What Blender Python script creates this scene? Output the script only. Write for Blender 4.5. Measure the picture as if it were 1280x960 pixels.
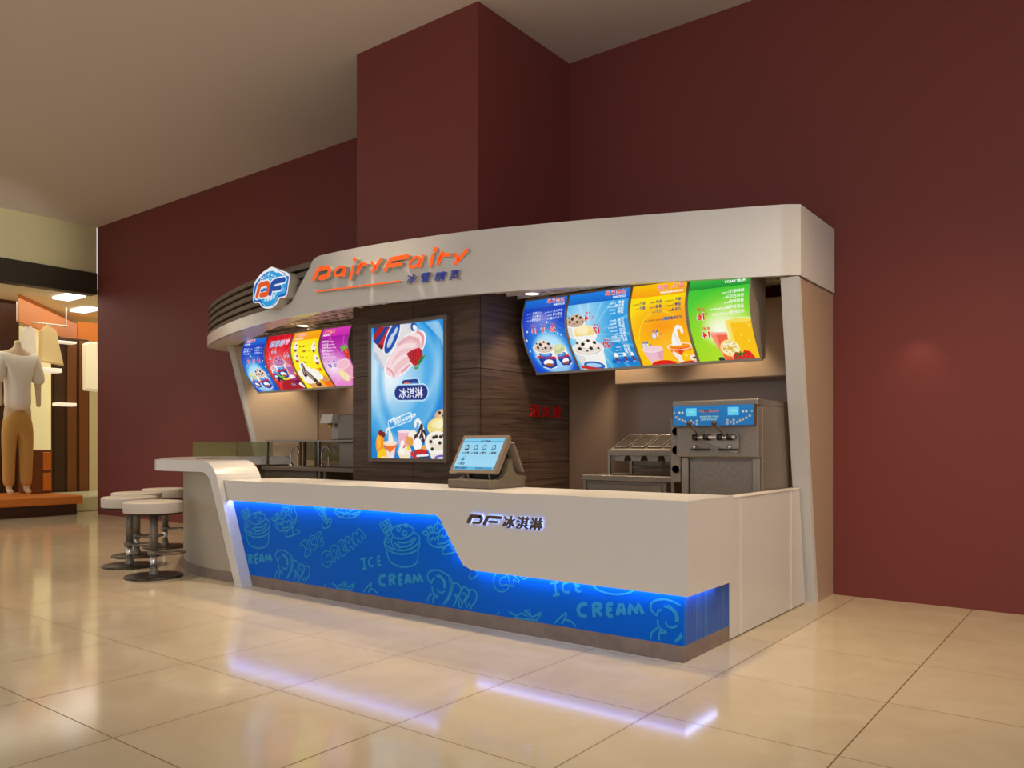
import bpy, math, random
import numpy as np
from mathutils import Vector, Matrix
for o in list(bpy.data.objects): bpy.data.objects.remove(o, do_unlink=True)
SC = bpy.context.scene; COL = SC.collection
# ------------------------------------------------------------------ camera
F = 998.0; HOR = 557.0; CH = 1.3; YAW = math.radians(37.44)
FW = np.array([-math.sin(YAW), math.cos(YAW), 0]); RT = np.array([math.cos(YAW), math.sin(YAW), 0])
cam = bpy.data.cameras.new('camera'); co = bpy.data.objects.new('camera', cam); COL.objects.link(co)
co.location = (0, 0, CH); co.rotation_euler = (math.pi/2, 0, YAW)
cam.sensor_width = 36; cam.lens = 36*F/1280; cam.shift_y = (HOR-480)/1280; cam.clip_end = 200
SC.camera = co
def _ray(px, py): return FW + RT*(px-640)/F + np.array([0, 0, 1])*(HOR-py)/F
def at_z(px, py, z): v = _ray(px, py); p = np.array([0, 0, CH])+v*((z-CH)/v[2]); return tuple(p)
def at_y(px, py, y): v = _ray(px, py); p = np.array([0, 0, CH])+v*(y/v[1]); return tuple(p)
def at_x(px, py, x): v = _ray(px, py); p = np.array([0, 0, CH])+v*(x/v[0]); return tuple(p)
# ------------------------------------------------------------------ world, exposure, large lights
W = bpy.data.worlds.new('world'); SC.world = W; W.use_nodes = True
W.node_tree.nodes['Background'].inputs[0].default_value = (.94, .97, 1.0, 1)
W.node_tree.nodes['Background'].inputs[1].default_value = .66
SC.view_settings.view_transform = 'Standard'; SC.view_settings.look = 'None'
SC.view_settings.exposure = 0.0; SC.view_settings.gamma = 1.0; SC.view_settings.use_curve_mapping = False
def kel(r, g, b): return (r, g, b)
def area(name, loc, size, power, color, rot=(0, 0, 0), sy=None):
    l = bpy.data.lights.new(name, 'AREA'); l.energy = power; l.color = color; l.size = size
    if sy: l.shape = 'RECTANGLE'; l.size_y = sy
    o = bpy.data.objects.new(name, l); o.location = loc; o.rotation_euler = rot; COL.objects.link(o); return o
def spot(name, loc, tgt, power, color, ang, blend=.5, rad=.05):
    l = bpy.data.lights.new(name, 'SPOT'); l.energy = power; l.color = color; l.spot_size = math.radians(ang); l.spot_blend = blend
    l.shadow_soft_size = rad
    o = bpy.data.objects.new(name, l); o.location = loc
    o.rotation_euler = (Vector(tgt)-Vector(loc)).to_track_quat('-Z', 'Y').to_euler(); COL.objects.link(o); return o
WARM = (1.0, .78, .52); SOFT = (1.0, .88, .76)
area('hall_light', (1.5, -2.5, 4.6), 4.0, 210, (1.0, .98, .96), (math.radians(40), 0, math.radians(35)))
area('hall_light_left', (-9.5, 1.0, 5.2), 3.0, 60, (1.0, .90, .80))
spot('ceiling_spot_counter_left', (-5.4, 4.8, 5.3), (-5.4, 4.0, 0), 500, WARM, 62, .9, .08)
spot('ceiling_spot_counter_right', (-3.2, 4.85, 5.3), (-3.2, 4.1, 0), 450, WARM, 66, .9, .08)
spot('ceiling_spot_side', (-.6, 5.6, 5.3), (-.9, 5.4, 0), 360, WARM, 75, .9, .10)
spot('ceiling_spot_stools', (-8.6, 3.9, 5.3), (-8.8, 4.0, 0), 430, WARM, 75, .9, .08)
spot('ceiling_spot_right', (1.6, 4.8, 5.3), (-1.9, 5.9, .9), 420, (1.0, .72, .46), 58, .9, .12)
spot('header_fill', (-9.5, 3.2, 3.6), (-15.5, 5.6, 4.85), 520, (1, .97, .88), 24, .9, .15)  # added fill spot in mid-air, brightens the cream header above the shop opening
spot('ceiling_spot_far', (-12.2, 5.0, 5.3), (-12.2, 5.0, 0), 420, WARM, 80, .9, .1)
for x, y, e in ((-6.6, 5.35, 60), (-5.3, 5.4, 70), (-4.0, 5.7, 70), (-3.0, 5.95, 60)): spot('counter_top_fill', (x, y, 2.55), (x+.2, 4.65, .97), e*1.9, WARM, 50, .8, .05)  # added spots below the canopy edge, without fittings, to brighten the counter top
# ------------------------------------------------------------------ materials
MATS = {}
def lin(c):
    return tuple(((v/255)/12.92 if v/255 <= .04045 else ((v/255+.055)/1.055)**2.4) for v in c)
def mat(name, rgb, rough=.5, metal=0, spec=.5, emit=None, es=0, coat=0, trans=0, alpha=1, ior=1.45):
    if name in MATS: return MATS[name]
    m = bpy.data.materials.new(name); m.use_nodes = True; b = m.node_tree.nodes['Principled BSDF']
    b.inputs['Base Color'].default_value = (*lin(rgb), 1); b.inputs['Roughness'].default_value = rough
    b.inputs['Metallic'].default_value = metal; b.inputs['Specular IOR Level'].default_value = spec
    b.inputs['Coat Weight'].default_value = coat; b.inputs['Transmission Weight'].default_value = trans; b.inputs['Alpha'].default_value = alpha
    b.inputs['IOR'].default_value = ior
    if emit: b.inputs['Emission Color'].default_value = (*lin(emit), 1); b.inputs['Emission Strength'].default_value = es
    MATS[name] = m; return m
def nd(m, t, **k):
    n = m.node_tree.nodes.new(t)
    for a, v in k.items(): setattr(n, a, v)
    return n
def lk(m, a, b): m.node_tree.links.new(a, b)
def mth(m, op, a, b=None, c=None):
    n = nd(m, 'ShaderNodeMath', operation=op)
    for i, v in enumerate((a, b, c)):
        if v is None: continue
        if isinstance(v, (int, float)): n.inputs[i].default_value = v
        else: lk(m, v, n.inputs[i])
    return n.outputs[0]
def noise(m, vec, scale, detail=4, rough=.5, dist=0):
    n = nd(m, 'ShaderNodeTexNoise'); n.inputs['Scale'].default_value = scale; n.inputs['Detail'].default_value = detail
    n.inputs['Roughness'].default_value = rough; n.inputs['Distortion'].default_value = dist; lk(m, vec, n.inputs['Vector']); return n.outputs['Fac']
def ramp(m, fac, stops):
    r = nd(m, 'ShaderNodeValToRGB'); e = r.color_ramp.elements
    while len(e) < len(stops): e.new(.5)
    for i, (p, c) in enumerate(stops): e[i].position = p; e[i].color = (*lin(c), 1)
    lk(m, fac, r.inputs[0]); return r.outputs[0]
def mapped(m, scale=(1, 1, 1)):
    g = nd(m, 'ShaderNodeNewGeometry'); mp = nd(m, 'ShaderNodeMapping'); mp.inputs['Scale'].default_value = scale
    lk(m, g.outputs['Position'], mp.inputs['Vector']); return mp.outputs[0]
def speckle(name, c1, c2, scale, rough=.5, metal=0, stretch=(1, 1, 1), spec=.5, lo=.35, hi=.65, bump=0):
    m = mat(name, c1, rough, metal, spec); b = m.node_tree.nodes['Principled BSDF']
    f = noise(m, mapped(m, stretch), scale, 4, .6); lk(m, ramp(m, f, [(lo, c1), (hi, c2)]), b.inputs['Base Color'])
    if bump:
        bp = nd(m, 'ShaderNodeBump'); bp.inputs['Strength'].default_value = bump; bp.inputs['Distance'].default_value = .002
        lk(m, f, bp.inputs['Height']); lk(m, bp.outputs[0], b.inputs['Normal'])
    return m
# floor tiles, 0.873 m square
mf = mat('floor_tile', (205, 180, 145), .12, 0, .55); bf = mf.node_tree.nodes['Principled BSDF']
g = nd(mf, 'ShaderNodeNewGeometry'); sx = nd(mf, 'ShaderNodeSeparateXYZ'); lk(mf, g.outputs['Position'], sx.inputs[0])
def grid_line(o, ph, w):
    t = mth(mf, 'FRACT', mth(mf, 'DIVIDE', mth(mf, 'SUBTRACT', o, ph), .873))
    a = mth(mf, 'ABSOLUTE', mth(mf, 'SUBTRACT', t, .5)); return mth(mf, 'GREATER_THAN', a, .5-w)
gl = mth(mf, 'MAXIMUM', grid_line(sx.outputs[0], -.948-.873*30, .0042), grid_line(sx.outputs[1], 4.36-.873*20, .0034))
cell = nd(mf, 'ShaderNodeTexWhiteNoise'); cv = nd(mf, 'ShaderNodeCombineXYZ')
lk(mf, mth(mf, 'FLOOR', mth(mf, 'DIVIDE', mth(mf, 'ADD', sx.outputs[0], .948), .873)), cv.inputs[0])
lk(mf, mth(mf, 'FLOOR', mth(mf, 'DIVIDE', mth(mf, 'SUBTRACT', sx.outputs[1], 4.36), .873)), cv.inputs[1]); lk(mf, cv.outputs[0], cell.inputs[0])
nz = noise(mf, mapped(mf, (1, 1, 1)), 2.2, 8, .6, .8)
tc = ramp(mf, nz, [(.30, (199, 184, 155)), (.50, (204, 189, 160)), (.72, (211, 197, 168))])
mx = nd(mf, 'ShaderNodeMix', data_type='RGBA'); mx.inputs[7].default_value = (*lin((120, 96, 74)), 1)
hv = nd(mf, 'ShaderNodeHueSaturation'); lk(mf, tc, hv.inputs['Color']); lk(mf, mth(mf, 'ADD', mth(mf, 'MULTIPLY', cell.outputs[0], .05), .95), hv.inputs['Value'])
lk(mf, gl, mx.inputs[0]); lk(mf, hv.outputs[0], mx.inputs[6]); lk(mf, mx.outputs[2], bf.inputs['Base Color'])
lk(mf, mth(mf, 'ADD', mth(mf, 'MULTIPLY', nz, .02), mth(mf, 'ADD', .095, mth(mf, 'MULTIPLY', gl, .4))), bf.inputs['Roughness'])
# zebra wood
mw = mat('zebra_wood', (80, 60, 48), .45, 0, .35); bw = mw.node_tree.nodes['Principled BSDF']
f1 = noise(mw, mapped(mw, (.9, .9, 20)), 1.6, 6, .65, .6); f2 = noise(mw, mapped(mw, (.5, .5, 60)), 2.0, 3, .6, .3)
lk(mw, ramp(mw, mth(mw, 'ADD', mth(mw, 'MULTIPLY', f1, .7), mth(mw, 'MULTIPLY', f2, .3)), [(.36, (52, 39, 31)), (.50, (88, 69, 56)), (.66, (106, 86, 71))]), bw.inputs['Base Color'])
M_wall = mat('maroon_paint', (118, 56, 51), .55, 0, .35)
M_ceil = mat('ceiling_paint', (220, 210, 203), .8)
M_white = mat('white_gloss_panel', (210, 207, 203), .22, 0, .5)
M_white2 = mat('white_satin', (222, 214, 204), .35, 0, .5)
M_beige = mat('beige_panel', (176, 152, 128), .25, 0, .5)
M_back = mat('brown_gloss_panel', (140, 116, 98), .12, 0, .5)
M_slat = mat('slat_taupe', (112, 99, 86), .6)
M_slatd = mat('slat_gap', (40, 33, 28), .8)
M_stone = speckle('grey_stone', (124, 108, 98), (140, 124, 112), 7, .5)
M_steel = mat('brushed_steel', (150, 140, 130), .35, .75)
M_steel2 = speckle('machine_steel', (132, 122, 112), (150, 140, 130), 90, .45, .5)
M_chrome = mat('chrome', (225, 222, 218), .2, .85)
M_dark = mat('dark_gap', (34, 28, 25), .6)
M_dpole = speckle('stool_sleeve_metal', (104, 96, 86), (146, 136, 122), 120, .4, .35)
M_dbase = speckle('stool_base_metal', (58, 50, 44), (120, 106, 92), 60, .35, .6, lo=.45, hi=.75)
M_seat = mat('stool_seat_white', (208, 198, 186), .45)
M_pos = speckle('terminal_plastic', (96, 86, 74), (126, 114, 98), 160, .5, .1)
M_posf = mat('terminal_frame', (132, 116, 102), .4)
M_frame = mat('poster_frame', (112, 98, 86), .4, .3)
M_mframe = mat('menu_frame', (158, 146, 132), .35, .25)
M_grid = mat('ceiling_grid', (246, 234, 218), .4)
M_plen = mat('plenum_brown', (112, 94, 80), .8)
M_blue = mat('blue_counter_panel', (0, 98, 214), .32, 0, .12)
M_bline = mat('blue_line_print', (44, 148, 208), .30, 0, .15)
M_led = mat('led_strip', (200, 210, 255), .5, 0, .5, (178, 198, 255), 12.0)
M_halo = mat('letter_halo_led', (200, 210, 255), .5, 0, .5, (140, 170, 255), 4.0)
M_orange = mat('sign_orange', (250, 96, 30), .45, 0, .3, (250, 92, 26), .45)
M_blue_l = mat('sign_blue', (40, 60, 165), .45, 0, .3, (30, 50, 170), .25)
M_letters = mat('letter_side', (178, 172, 162), .5)
M_brownl = mat('letter_brown', (84, 66, 48), .5)
M_red = mat('hydrant_red', (190, 16, 12), .5)
M_lamp = mat('lamp_glow', (255, 250, 240), .5, 0, .5, (255, 246, 230), 5.0)
M_glass = mat('green_glass', (128, 136, 70), .03, 0, .5, alpha=.42)
M_gedge = mat('glass_edge_green', (60, 110, 70), .2, 0, .5)
M_black = mat('black_plastic', (30, 26, 24), .4)
M_brownp = mat('brown_plastic', (84, 66, 54), .4)
# ------------------------------------------------------------------ mesh helpers
class MB:
    def __init__(s): s.v = []; s.f = []; s.m = []; s.sm = []
    def add(s, vs, fs, mi=0, smooth=False):
        o = len(s.v); s.v += [tuple(map(float, p)) for p in vs]
        for f in fs: s.f.append([i+o for i in f]); s.m.append(mi); s.sm.append(smooth)
        return s
    def box(s, x0, x1, y0, y1, z0, z1, mi=0, bev=0):
        x0, x1 = sorted((x0, x1)); y0, y1 = sorted((y0, y1)); z0, z1 = sorted((z0, z1))
        if bev <= 0:
            vs = [(x, y, z) for x in (x0, x1) for y in (y0, y1) for z in (z0, z1)]
            return s.add(vs, [(0, 1, 3, 2), (4, 6, 7, 5), (0, 4, 5, 1), (2, 3, 7, 6), (0, 2, 6, 4), (1, 5, 7, 3)], mi)
        b = min(bev, (x1-x0)/2.01, (y1-y0)/2.01, (z1-z0)/2.01)
        ring = lambda z, i: [(x0+i, y0+b, z), (x0+b, y0+i, z), (x1-b, y0+i, z), (x1-i, y0+b, z), (x1-i, y1-b, z), (x1-b, y1-i, z), (x0+b, y1-i, z), (x0+i, y1-b, z)]
        R = [ring(z0, b*.9), ring(z0+b, 0), ring(z1-b, 0), ring(z1, b*.9)]
        vs = sum(R, []); fs = []
        for k in range(3):
            for i in range(8): j = (i+1) % 8; fs.append((k*8+i, k*8+j, k*8+8+j, k*8+8+i))
        fs += [tuple(range(7, -1, -1)), tuple(range(24, 32))]
        return s.add(vs, fs, mi)
    def prism(s, pts, axis, a, b, mi=0, mside=None, mback=None):
        """pts 2D; axis 'y': pts are (x,z) extruded from y=a to y=b; 'z': (x,y); 'x': (y,z)"""
        mk = {'y': lambda p, t: (p[0], t, p[1]), 'z': lambda p, t: (p[0], p[1], t), 'x': lambda p, t: (t, p[0], p[1])}[axis]
        n = len(pts); vs = [mk(p, a) for p in pts]+[mk(p, b) for p in pts]
        s.add(vs, [tuple(range(n))], mi); s.add(vs, [tuple(range(2*n-1, n-1, -1))], mi if mback is None else mback)
        s.add(vs, [(i, (i+1) % n, n+(i+1) % n, n+i) for i in range(n)], mi if mside is None else mside)
        return s
    def tube(s, pts, r, n=12, mi=0, cap=True, smooth=True):
        pts = [Vector(p) for p in pts]; R = r if isinstance(r, (list, tuple)) else [r]*len(pts); vs = []; up = None
        for i, p in enumerate(pts):
            t = (pts[min(i+1, len(pts)-1)]-pts[max(i-1, 0)]).normalized()
            if up is None: up = Vector((0, 0, 1)) if abs(t.z) < .9 else Vector((1, 0, 0))
            a = t.cross(up).normalized(); b = a.cross(t).normalized(); up = b
            for k in range(n): q = 2*math.pi*k/n; vs.append(p+a*math.cos(q)*R[i]+b*math.sin(q)*R[i])
        fs = [(i*n+k, i*n+(k+1) % n, (i+1)*n+(k+1) % n, (i+1)*n+k) for i in range(len(pts)-1) for k in range(n)]
        s.add(vs, fs, mi, smooth)
        if cap: s.add(vs, [tuple(range(n-1, -1, -1)), tuple(range((len(pts)-1)*n, len(pts)*n))], mi)
        return s
    def lathe(s, prof, c=(0, 0, 0), n=32, mi=0, smooth=True, ax='z'):
        vs = []
        for r, z in prof:
            for k in range(n):
                q = 2*math.pi*k/n
                d = {'z': (r*math.cos(q), r*math.sin(q), z), 'y': (r*math.cos(q), z, r*math.sin(q)), 'x': (z, r*math.cos(q), r*math.sin(q))}[ax]
                vs.append((c[0]+d[0], c[1]+d[1], c[2]+d[2]))
        fs = [(i*n+k, i*n+(k+1) % n, (i+1)*n+(k+1) % n, (i+1)*n+k) for i in range(len(prof)-1) for k in range(n)]
        s.add(vs, fs, mi, smooth)
        if prof[0][0] > 0: s.add(vs, [tuple(range(n-1, -1, -1))], mi)
        if prof[-1][0] > 0: s.add(vs, [tuple(range((len(prof)-1)*n, len(prof)*n))], mi)
        return s
    def build(s, name, mats, parent=None, autos=None):
        me = bpy.data.meshes.new(name); me.from_pydata(s.v, [], s.f)
        for m in (mats if isinstance(mats, (list, tuple)) else [mats]): me.materials.append(m)
        me.polygons.foreach_set('material_index', s.m); me.polygons.foreach_set('use_smooth', s.sm); me.update()
        import bmesh
        bm = bmesh.new(); bm.from_mesh(me); bmesh.ops.recalc_face_normals(bm, faces=bm.faces); bm.to_mesh(me); bm.free()
        o = bpy.data.objects.new(name, me); COL.objects.link(o)
        if parent: o.parent = parent; o.matrix_parent_inverse = parent_inv(parent)
        return o
def parent_inv(p):
    if p.parent: return Matrix.Identity(4)
    return Matrix.LocRotScale(p.location, p.rotation_euler, p.scale).inverted()
def tag(o, label=None, cat=None, group=None, kind=None):
    for k, v in (('label', label), ('category', cat), ('group', group), ('kind', kind)):
        if v: o[k] = v
    return o
def thing(name, label, cat, loc=(0, 0, 0), group=None, rz=0):
    o = bpy.data.objects.new(name, None); o.location = loc; o.rotation_euler = (0, 0, rz); o.empty_display_size = .1; COL.objects.link(o)
    return tag(o, label, cat, group)
def struct(name, mb, m): return tag(mb.build(name, m), kind='structure')
def smooth_path(pts, n=8):
    out = []; P = [np.array(p, float) for p in pts]
    for i in range(len(P)-1):
        p0 = P[max(i-1, 0)]; p1 = P[i]; p2 = P[i+1]; p3 = P[min(i+2, len(P)-1)]
        for k in range(n):
            t = k/n; out.append(tuple(.5*((2*p1)+(-p0+p2)*t+(2*p0-5*p1+4*p2-p3)*t*t+(-p0+3*p1-3*p2+p3)*t**3)))
    out.append(tuple(P[-1])); return out
def offset_path(pts, d):
    out = []
    for i, p in enumerate(pts):
        a = np.array(pts[max(i-1, 0)]); b = np.array(pts[min(i+1, len(pts)-1)]); t = (b-a)/max(np.linalg.norm(b-a), 1e-9)
        out.append((p[0]-t[1]*d, p[1]+t[0]*d))
    return out
def ribbon2d(pts, w, closed=False, cap=6):
    """outline polygon(s) of a 2D stroke with round caps -> list of quads/polys"""
    P = [np.array(p, float) for p in pts]; n = len(P); L = []; R = []
    for i in range(n):
        if closed: a = P[i-1]; b = P[(i+1) % n]
        else: a = P[max(i-1, 0)]; b = P[min(i+1, n-1)]
        t = b-a; t = t/max(np.linalg.norm(t), 1e-9); nn = np.array([-t[1], t[0]]); L.append(P[i]+nn*w/2); R.append(P[i]-nn*w/2)
    return L, R, P
def stroke3d(mb, pts, w, axis, a, b, closed=False, mf_=0, ms=0, mb_=0):
    """flat-faced prism stroke with round ends; front at a"""
    L, R, P = ribbon2d(pts, w, closed)
    mk = {'y': lambda p, t: (p[0], t, p[1]), 'x': lambda p, t: (t, p[0], p[1])}[axis]
    if not closed:
        def capp(c, d, n=7):
            d = d/max(np.linalg.norm(d), 1e-9); a0 = math.atan2(d[1], d[0]); return [c+np.array([math.cos(a0+q), math.sin(a0+q)])*w/2 for q in np.linspace(-math.pi/2, math.pi/2, n)]
        e = capp(P[-1], P[-1]-P[-2]); st = capp(P[0], P[0]-P[1])
        poly = [*R[:-1]]+e+[*reversed(L[:-1])][:-1]+st
        n = len(R)
        # faces: strips + cap fans
        vs = [mk(p, t) for t in (a, b) for p in (R+L+e+st)]; T = 2*n+14; fs = []; fb = []
        for i in range(n-1): fs.append((i, i+1, n+i+1, n+i))
        fs.append(tuple(range(2*n, 2*n+7))); fs.append(tuple(range(2*n+7, 2*n+14)))
        fb = [tuple(q+T for q in reversed(f)) for f in fs]
        sd = [(i, i+1, T+i+1, T+i) for i in range(n-1)]+[(n+i, n+i+1, T+n+i+1, T+n+i) for i in range(n-1)]
        sd += [(2*n+i, 2*n+i+1, T+2*n+i+1, T+2*n+i) for i in range(6)]+[(2*n+7+i, 2*n+8+i, T+2*n+8+i, T+2*n+7+i) for i in range(6)]
        mb.add(vs, fs, mf_); mb.add(vs, fb, mb_); mb.add(vs, sd, ms)
    else:
        n = len(R); vs = [mk(p, t) for t in (a, b) for p in (R+L)]; T = 2*n
        fs = [(i, (i+1) % n, n+(i+1) % n, n+i) for i in range(n)]; fb = [tuple(q+T for q in reversed(f)) for f in fs]
        sd = [(i, (i+1) % n, T+(i+1) % n, T+i) for i in range(n)]+[(n+i, n+(i+1) % n, T+n+(i+1) % n, T+n+i) for i in range(n)]
        mb.add(vs, fs, mf_); mb.add(vs, fb, mb_); mb.add(vs, sd, ms)
# ------------------------------------------------------------------ text outlines
_TC = {}
def text_tris(s, bold=.0, shear=0.0):
    """2D triangles of a string, height of a capital about 1, starting at x=0"""
    key = (s, bold, shear)
    if key in _TC: return _TC[key]
    c = bpy.data.curves.new('t', 'FONT'); c.body = s; c.size = 1.38; c.resolution_u = 3; c.offset = bold; c.shear = shear
    o = bpy.data.objects.new('t', c); COL.objects.link(o); bpy.context.view_layer.update()
    me = bpy.data.meshes.new_from_object(o.evaluated_get(bpy.context.evaluated_depsgraph_get()))
    me.calc_loop_triangles(); V = np.array([v.co[:2] for v in me.vertices]) if len(me.vertices) else np.zeros((0, 2))
    T = np.array([t.vertices[:] for t in me.loop_triangles], int).reshape(-1, 3)
    if len(V): V[:, 0] -= V[:, 0].min()
    bpy.data.objects.remove(o); bpy.data.curves.remove(c); bpy.data.meshes.remove(me)
    _TC[key] = (V, T); return V, T
def text_solid(s, place, depth, bold=.0, shear=0.0):
    """extruded text as MB; place(u,v,t) -> world ; t 0 front .. 1 back"""
    c = bpy.data.curves.new('t', 'FONT'); c.body = s; c.size = 1.38; c.resolution_u = 4; c.offset = bold; c.extrude = .5; c.shear = shear
    o = bpy.data.objects.new('t', c); COL.objects.link(o); bpy.context.view_layer.update()
    me = bpy.data.meshes.new_from_object(o.evaluated_get(bpy.context.evaluated_depsgraph_get()))
    V = [v.co.copy() for v in me.vertices]; x0 = min(v.x for v in V)
    mb = MB(); vs = [place(v.x-x0, v.y, .5-v.z) for v in V]
    fr, bk, sd = [], [], []
    for p in me.polygons:
        (fr if p.normal.z > .7 else bk if p.normal.z < -.7 else sd).append(tuple(p.vertices))
    mb.add(vs, fr, 0); mb.v = mb.v[:]; base = 0
    for f in sd: mb.f.append(list(f)); mb.m.append(1); mb.sm.append(False)
    for f in bk: mb.f.append(list(f)); mb.m.append(2); mb.sm.append(False)
    bpy.data.objects.remove(o); bpy.data.curves.remove(c); bpy.data.meshes.remove(me)
    return mb
# ------------------------------------------------------------------ printed artwork: a small painter whose result becomes a fine coloured mesh
class Art:
    def __init__(s, w, h, bg):
        s.w, s.h = w, h; s.S = 2; s.a = np.zeros((h*2, w*2, 3)); s.a[:] = np.array(bg)/255.
        yy, xx = np.mgrid[0:h*2, 0:w*2]; s.x = (xx+.5)/(w*2); s.y = (yy+.5)/(w*2)   # units: width = 1
        s.asp = h/w
    def mix(s, m, col, sl=None):
        col = np.array(col)/255.; t = s.a if sl is None else s.a[sl]; t += (col-t)*np.clip(m, 0, 1)[..., None]
    def vgrad(s, y0, y1, c0, c1):
        t = np.clip((s.y-y0)/(y1-y0), 0, 1)[..., None]; k = ((s.y >= y0) & (s.y <= y1))[..., None]
        s.a = np.where(k, np.array(c0)/255.*(1-t)+np.array(c1)/255.*t, s.a)
    def rad(s, cx, cy, rx, ry, col, p=1.5, k=1.0):
        d = np.sqrt(((s.x-cx)/rx)**2+((s.y-cy)/ry)**2); s.mix(np.clip(1-d, 0, 1)**p*k, col)
    def ell(s, cx, cy, rx, ry, col, rot=0, soft=.006, k=1.0):
        R = max(rx, ry)+.02; i0 = max(int((cy-R)*s.w*2), 0); i1 = int((cy+R)*s.w*2)+1; j0 = max(int((cx-R)*s.w*2), 0); j1 = int((cx+R)*s.w*2)+1
        if i1 <= 0 or j1 <= 0: return
        sl = (slice(i0, i1), slice(j0, j1)); c, q = math.cos(rot), math.sin(rot); x = s.x[sl]-cx; y = s.y[sl]-cy
        u = (x*c+y*q)/rx; v = (-x*q+y*c)/ry; d = (1-np.sqrt(u*u+v*v))*min(rx, ry); s.mix(np.clip(d/soft+.5, 0, 1)*k, col, sl)
    def poly(s, pts, col, k=1.0):
        P = np.array(pts); i0 = max(int(P[:, 1].min()*s.w*2)-1, 0); i1 = int(P[:, 1].max()*s.w*2)+2; j0 = max(int(P[:, 0].min()*s.w*2)-1, 0); j1 = int(P[:, 0].max()*s.w*2)+2
        if i1 <= 0 or j1 <= 0: return
        sl = (slice(i0, i1), slice(j0, j1)); x = s.x[sl]; y = s.y[sl]; ins = np.zeros(x.shape, bool); n = len(P)
        for a in range(n):
            x1, y1 = P[a]; x2, y2 = P[(a+1) % n]
            if y1 == y2: continue
            c = ((y1 > y) != (y2 > y)) & (x < (x2-x1)*(y-y1)/(y2-y1)+x1); ins ^= c
        s.mix(ins*k, col, sl)
    def line(s, pts, w, col, k=1.0, soft=.003):
        P = np.array(pts); R = w; H2, W2 = s.x.shape
        i0 = max(int((P[:, 1].min()-R)*s.w*2), 0); i1 = min(int((P[:, 1].max()+R)*s.w*2)+2, H2); j0 = max(int((P[:, 0].min()-R)*s.w*2), 0); j1 = min(int((P[:, 0].max()+R)*s.w*2)+2, W2)
        if i1 <= i0 or j1 <= j0: return
        sl = (slice(i0, i1), slice(j0, j1)); X = s.x[sl]; Y = s.y[sl]; D = np.full(X.shape, 9.)
        for a in range(len(pts)-1):
            (x1, y1), (x2, y2) = pts[a], pts[a+1]; x = X-x1; y = Y-y1; dx, dy = x2-x1, y2-y1; L = dx*dx+dy*dy+1e-12
            t = np.clip((x*dx+y*dy)/L, 0, 1); D = np.minimum(D, np.sqrt((x-t*dx)**2+(y-t*dy)**2))
        s.mix(np.clip((w/2-D)/soft+.5, 0, 1)*k, col, sl)
    def arc(s, cx, cy, rx, ry, a0, a1, w, col, k=1.0, rot=0, n=16, soft=.003):
        pts = []
        for t in np.linspace(a0, a1, n):
            u, v = rx*math.cos(t), ry*math.sin(t); pts.append((cx+u*math.cos(rot)-v*math.sin(rot), cy+u*math.sin(rot)+v*math.cos(rot)))
        s.line(pts, w, col, k, soft)
    def text(s, t, x, y, h, col, rot=0, bold=.02, shear=0, anchor=0, k=1.0):
        V, T = text_tris(t, bold, shear)
        if not len(T): return
        V = V*h; V = V-np.array([V[:, 0].max()*anchor, 0]); c, q = math.cos(rot), math.sin(rot)
        X = x+V[:, 0]*c+V[:, 1]*q; Y = y+V[:, 0]*q-V[:, 1]*c
        XY = np.stack([X, Y], 1)*s.w*2; cov = np.zeros(s.a.shape[:2], bool); H2, W2 = cov.shape
        for tr in T:
            p = XY[tr]; i0 = max(int(p[:, 1].min()-.5), 0); i1 = min(int(p[:, 1].max()+1.5), H2); j0 = max(int(p[:, 0].min()-.5), 0); j1 = min(int(p[:, 0].max()+1.5), W2)
            if i1 <= i0 or j1 <= j0: continue
            jj = np.arange(j0, j1)+.5; ii = (np.arange(i0, i1)+.5)[:, None]
            e = [(p[(a+1) % 3, 0]-p[a, 0])*(ii-p[a, 1])-(p[(a+1) % 3, 1]-p[a, 1])*(jj-p[a, 0]) for a in range(3)]
            cov[i0:i1, j0:j1] |= ((e[0] >= 0) & (e[1] >= 0) & (e[2] >= 0)) | ((e[0] <= 0) & (e[1] <= 0) & (e[2] <= 0))
        s.mix(cov*k, col)
    def flip(s): s.a = s.a[:, ::-1].copy()
    def pixels(s): return np.clip(s.a.reshape(s.h, 2, s.w, 2, 3).mean((1, 3)), 0, 1)
def art_material(name, strength, base=False, rough=.25):
    m = bpy.data.materials.new(name); m.use_nodes = True; b = m.node_tree.nodes['Principled BSDF']
    at = nd(m, 'ShaderNodeVertexColor'); at.layer_name = 'print'
    b.inputs['Roughness'].default_value = .55; b.inputs['Specular IOR Level'].default_value = .2
    if base: lk(m, at.outputs[0], b.inputs['Base Color'])
    else:
        b.inputs['Base Color'].default_value = (.02, .02, .02, 1)
        lk(m, at.outputs[0], b.inputs['Emission Color']); b.inputs['Emission Strength'].default_value = strength
    return m
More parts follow.
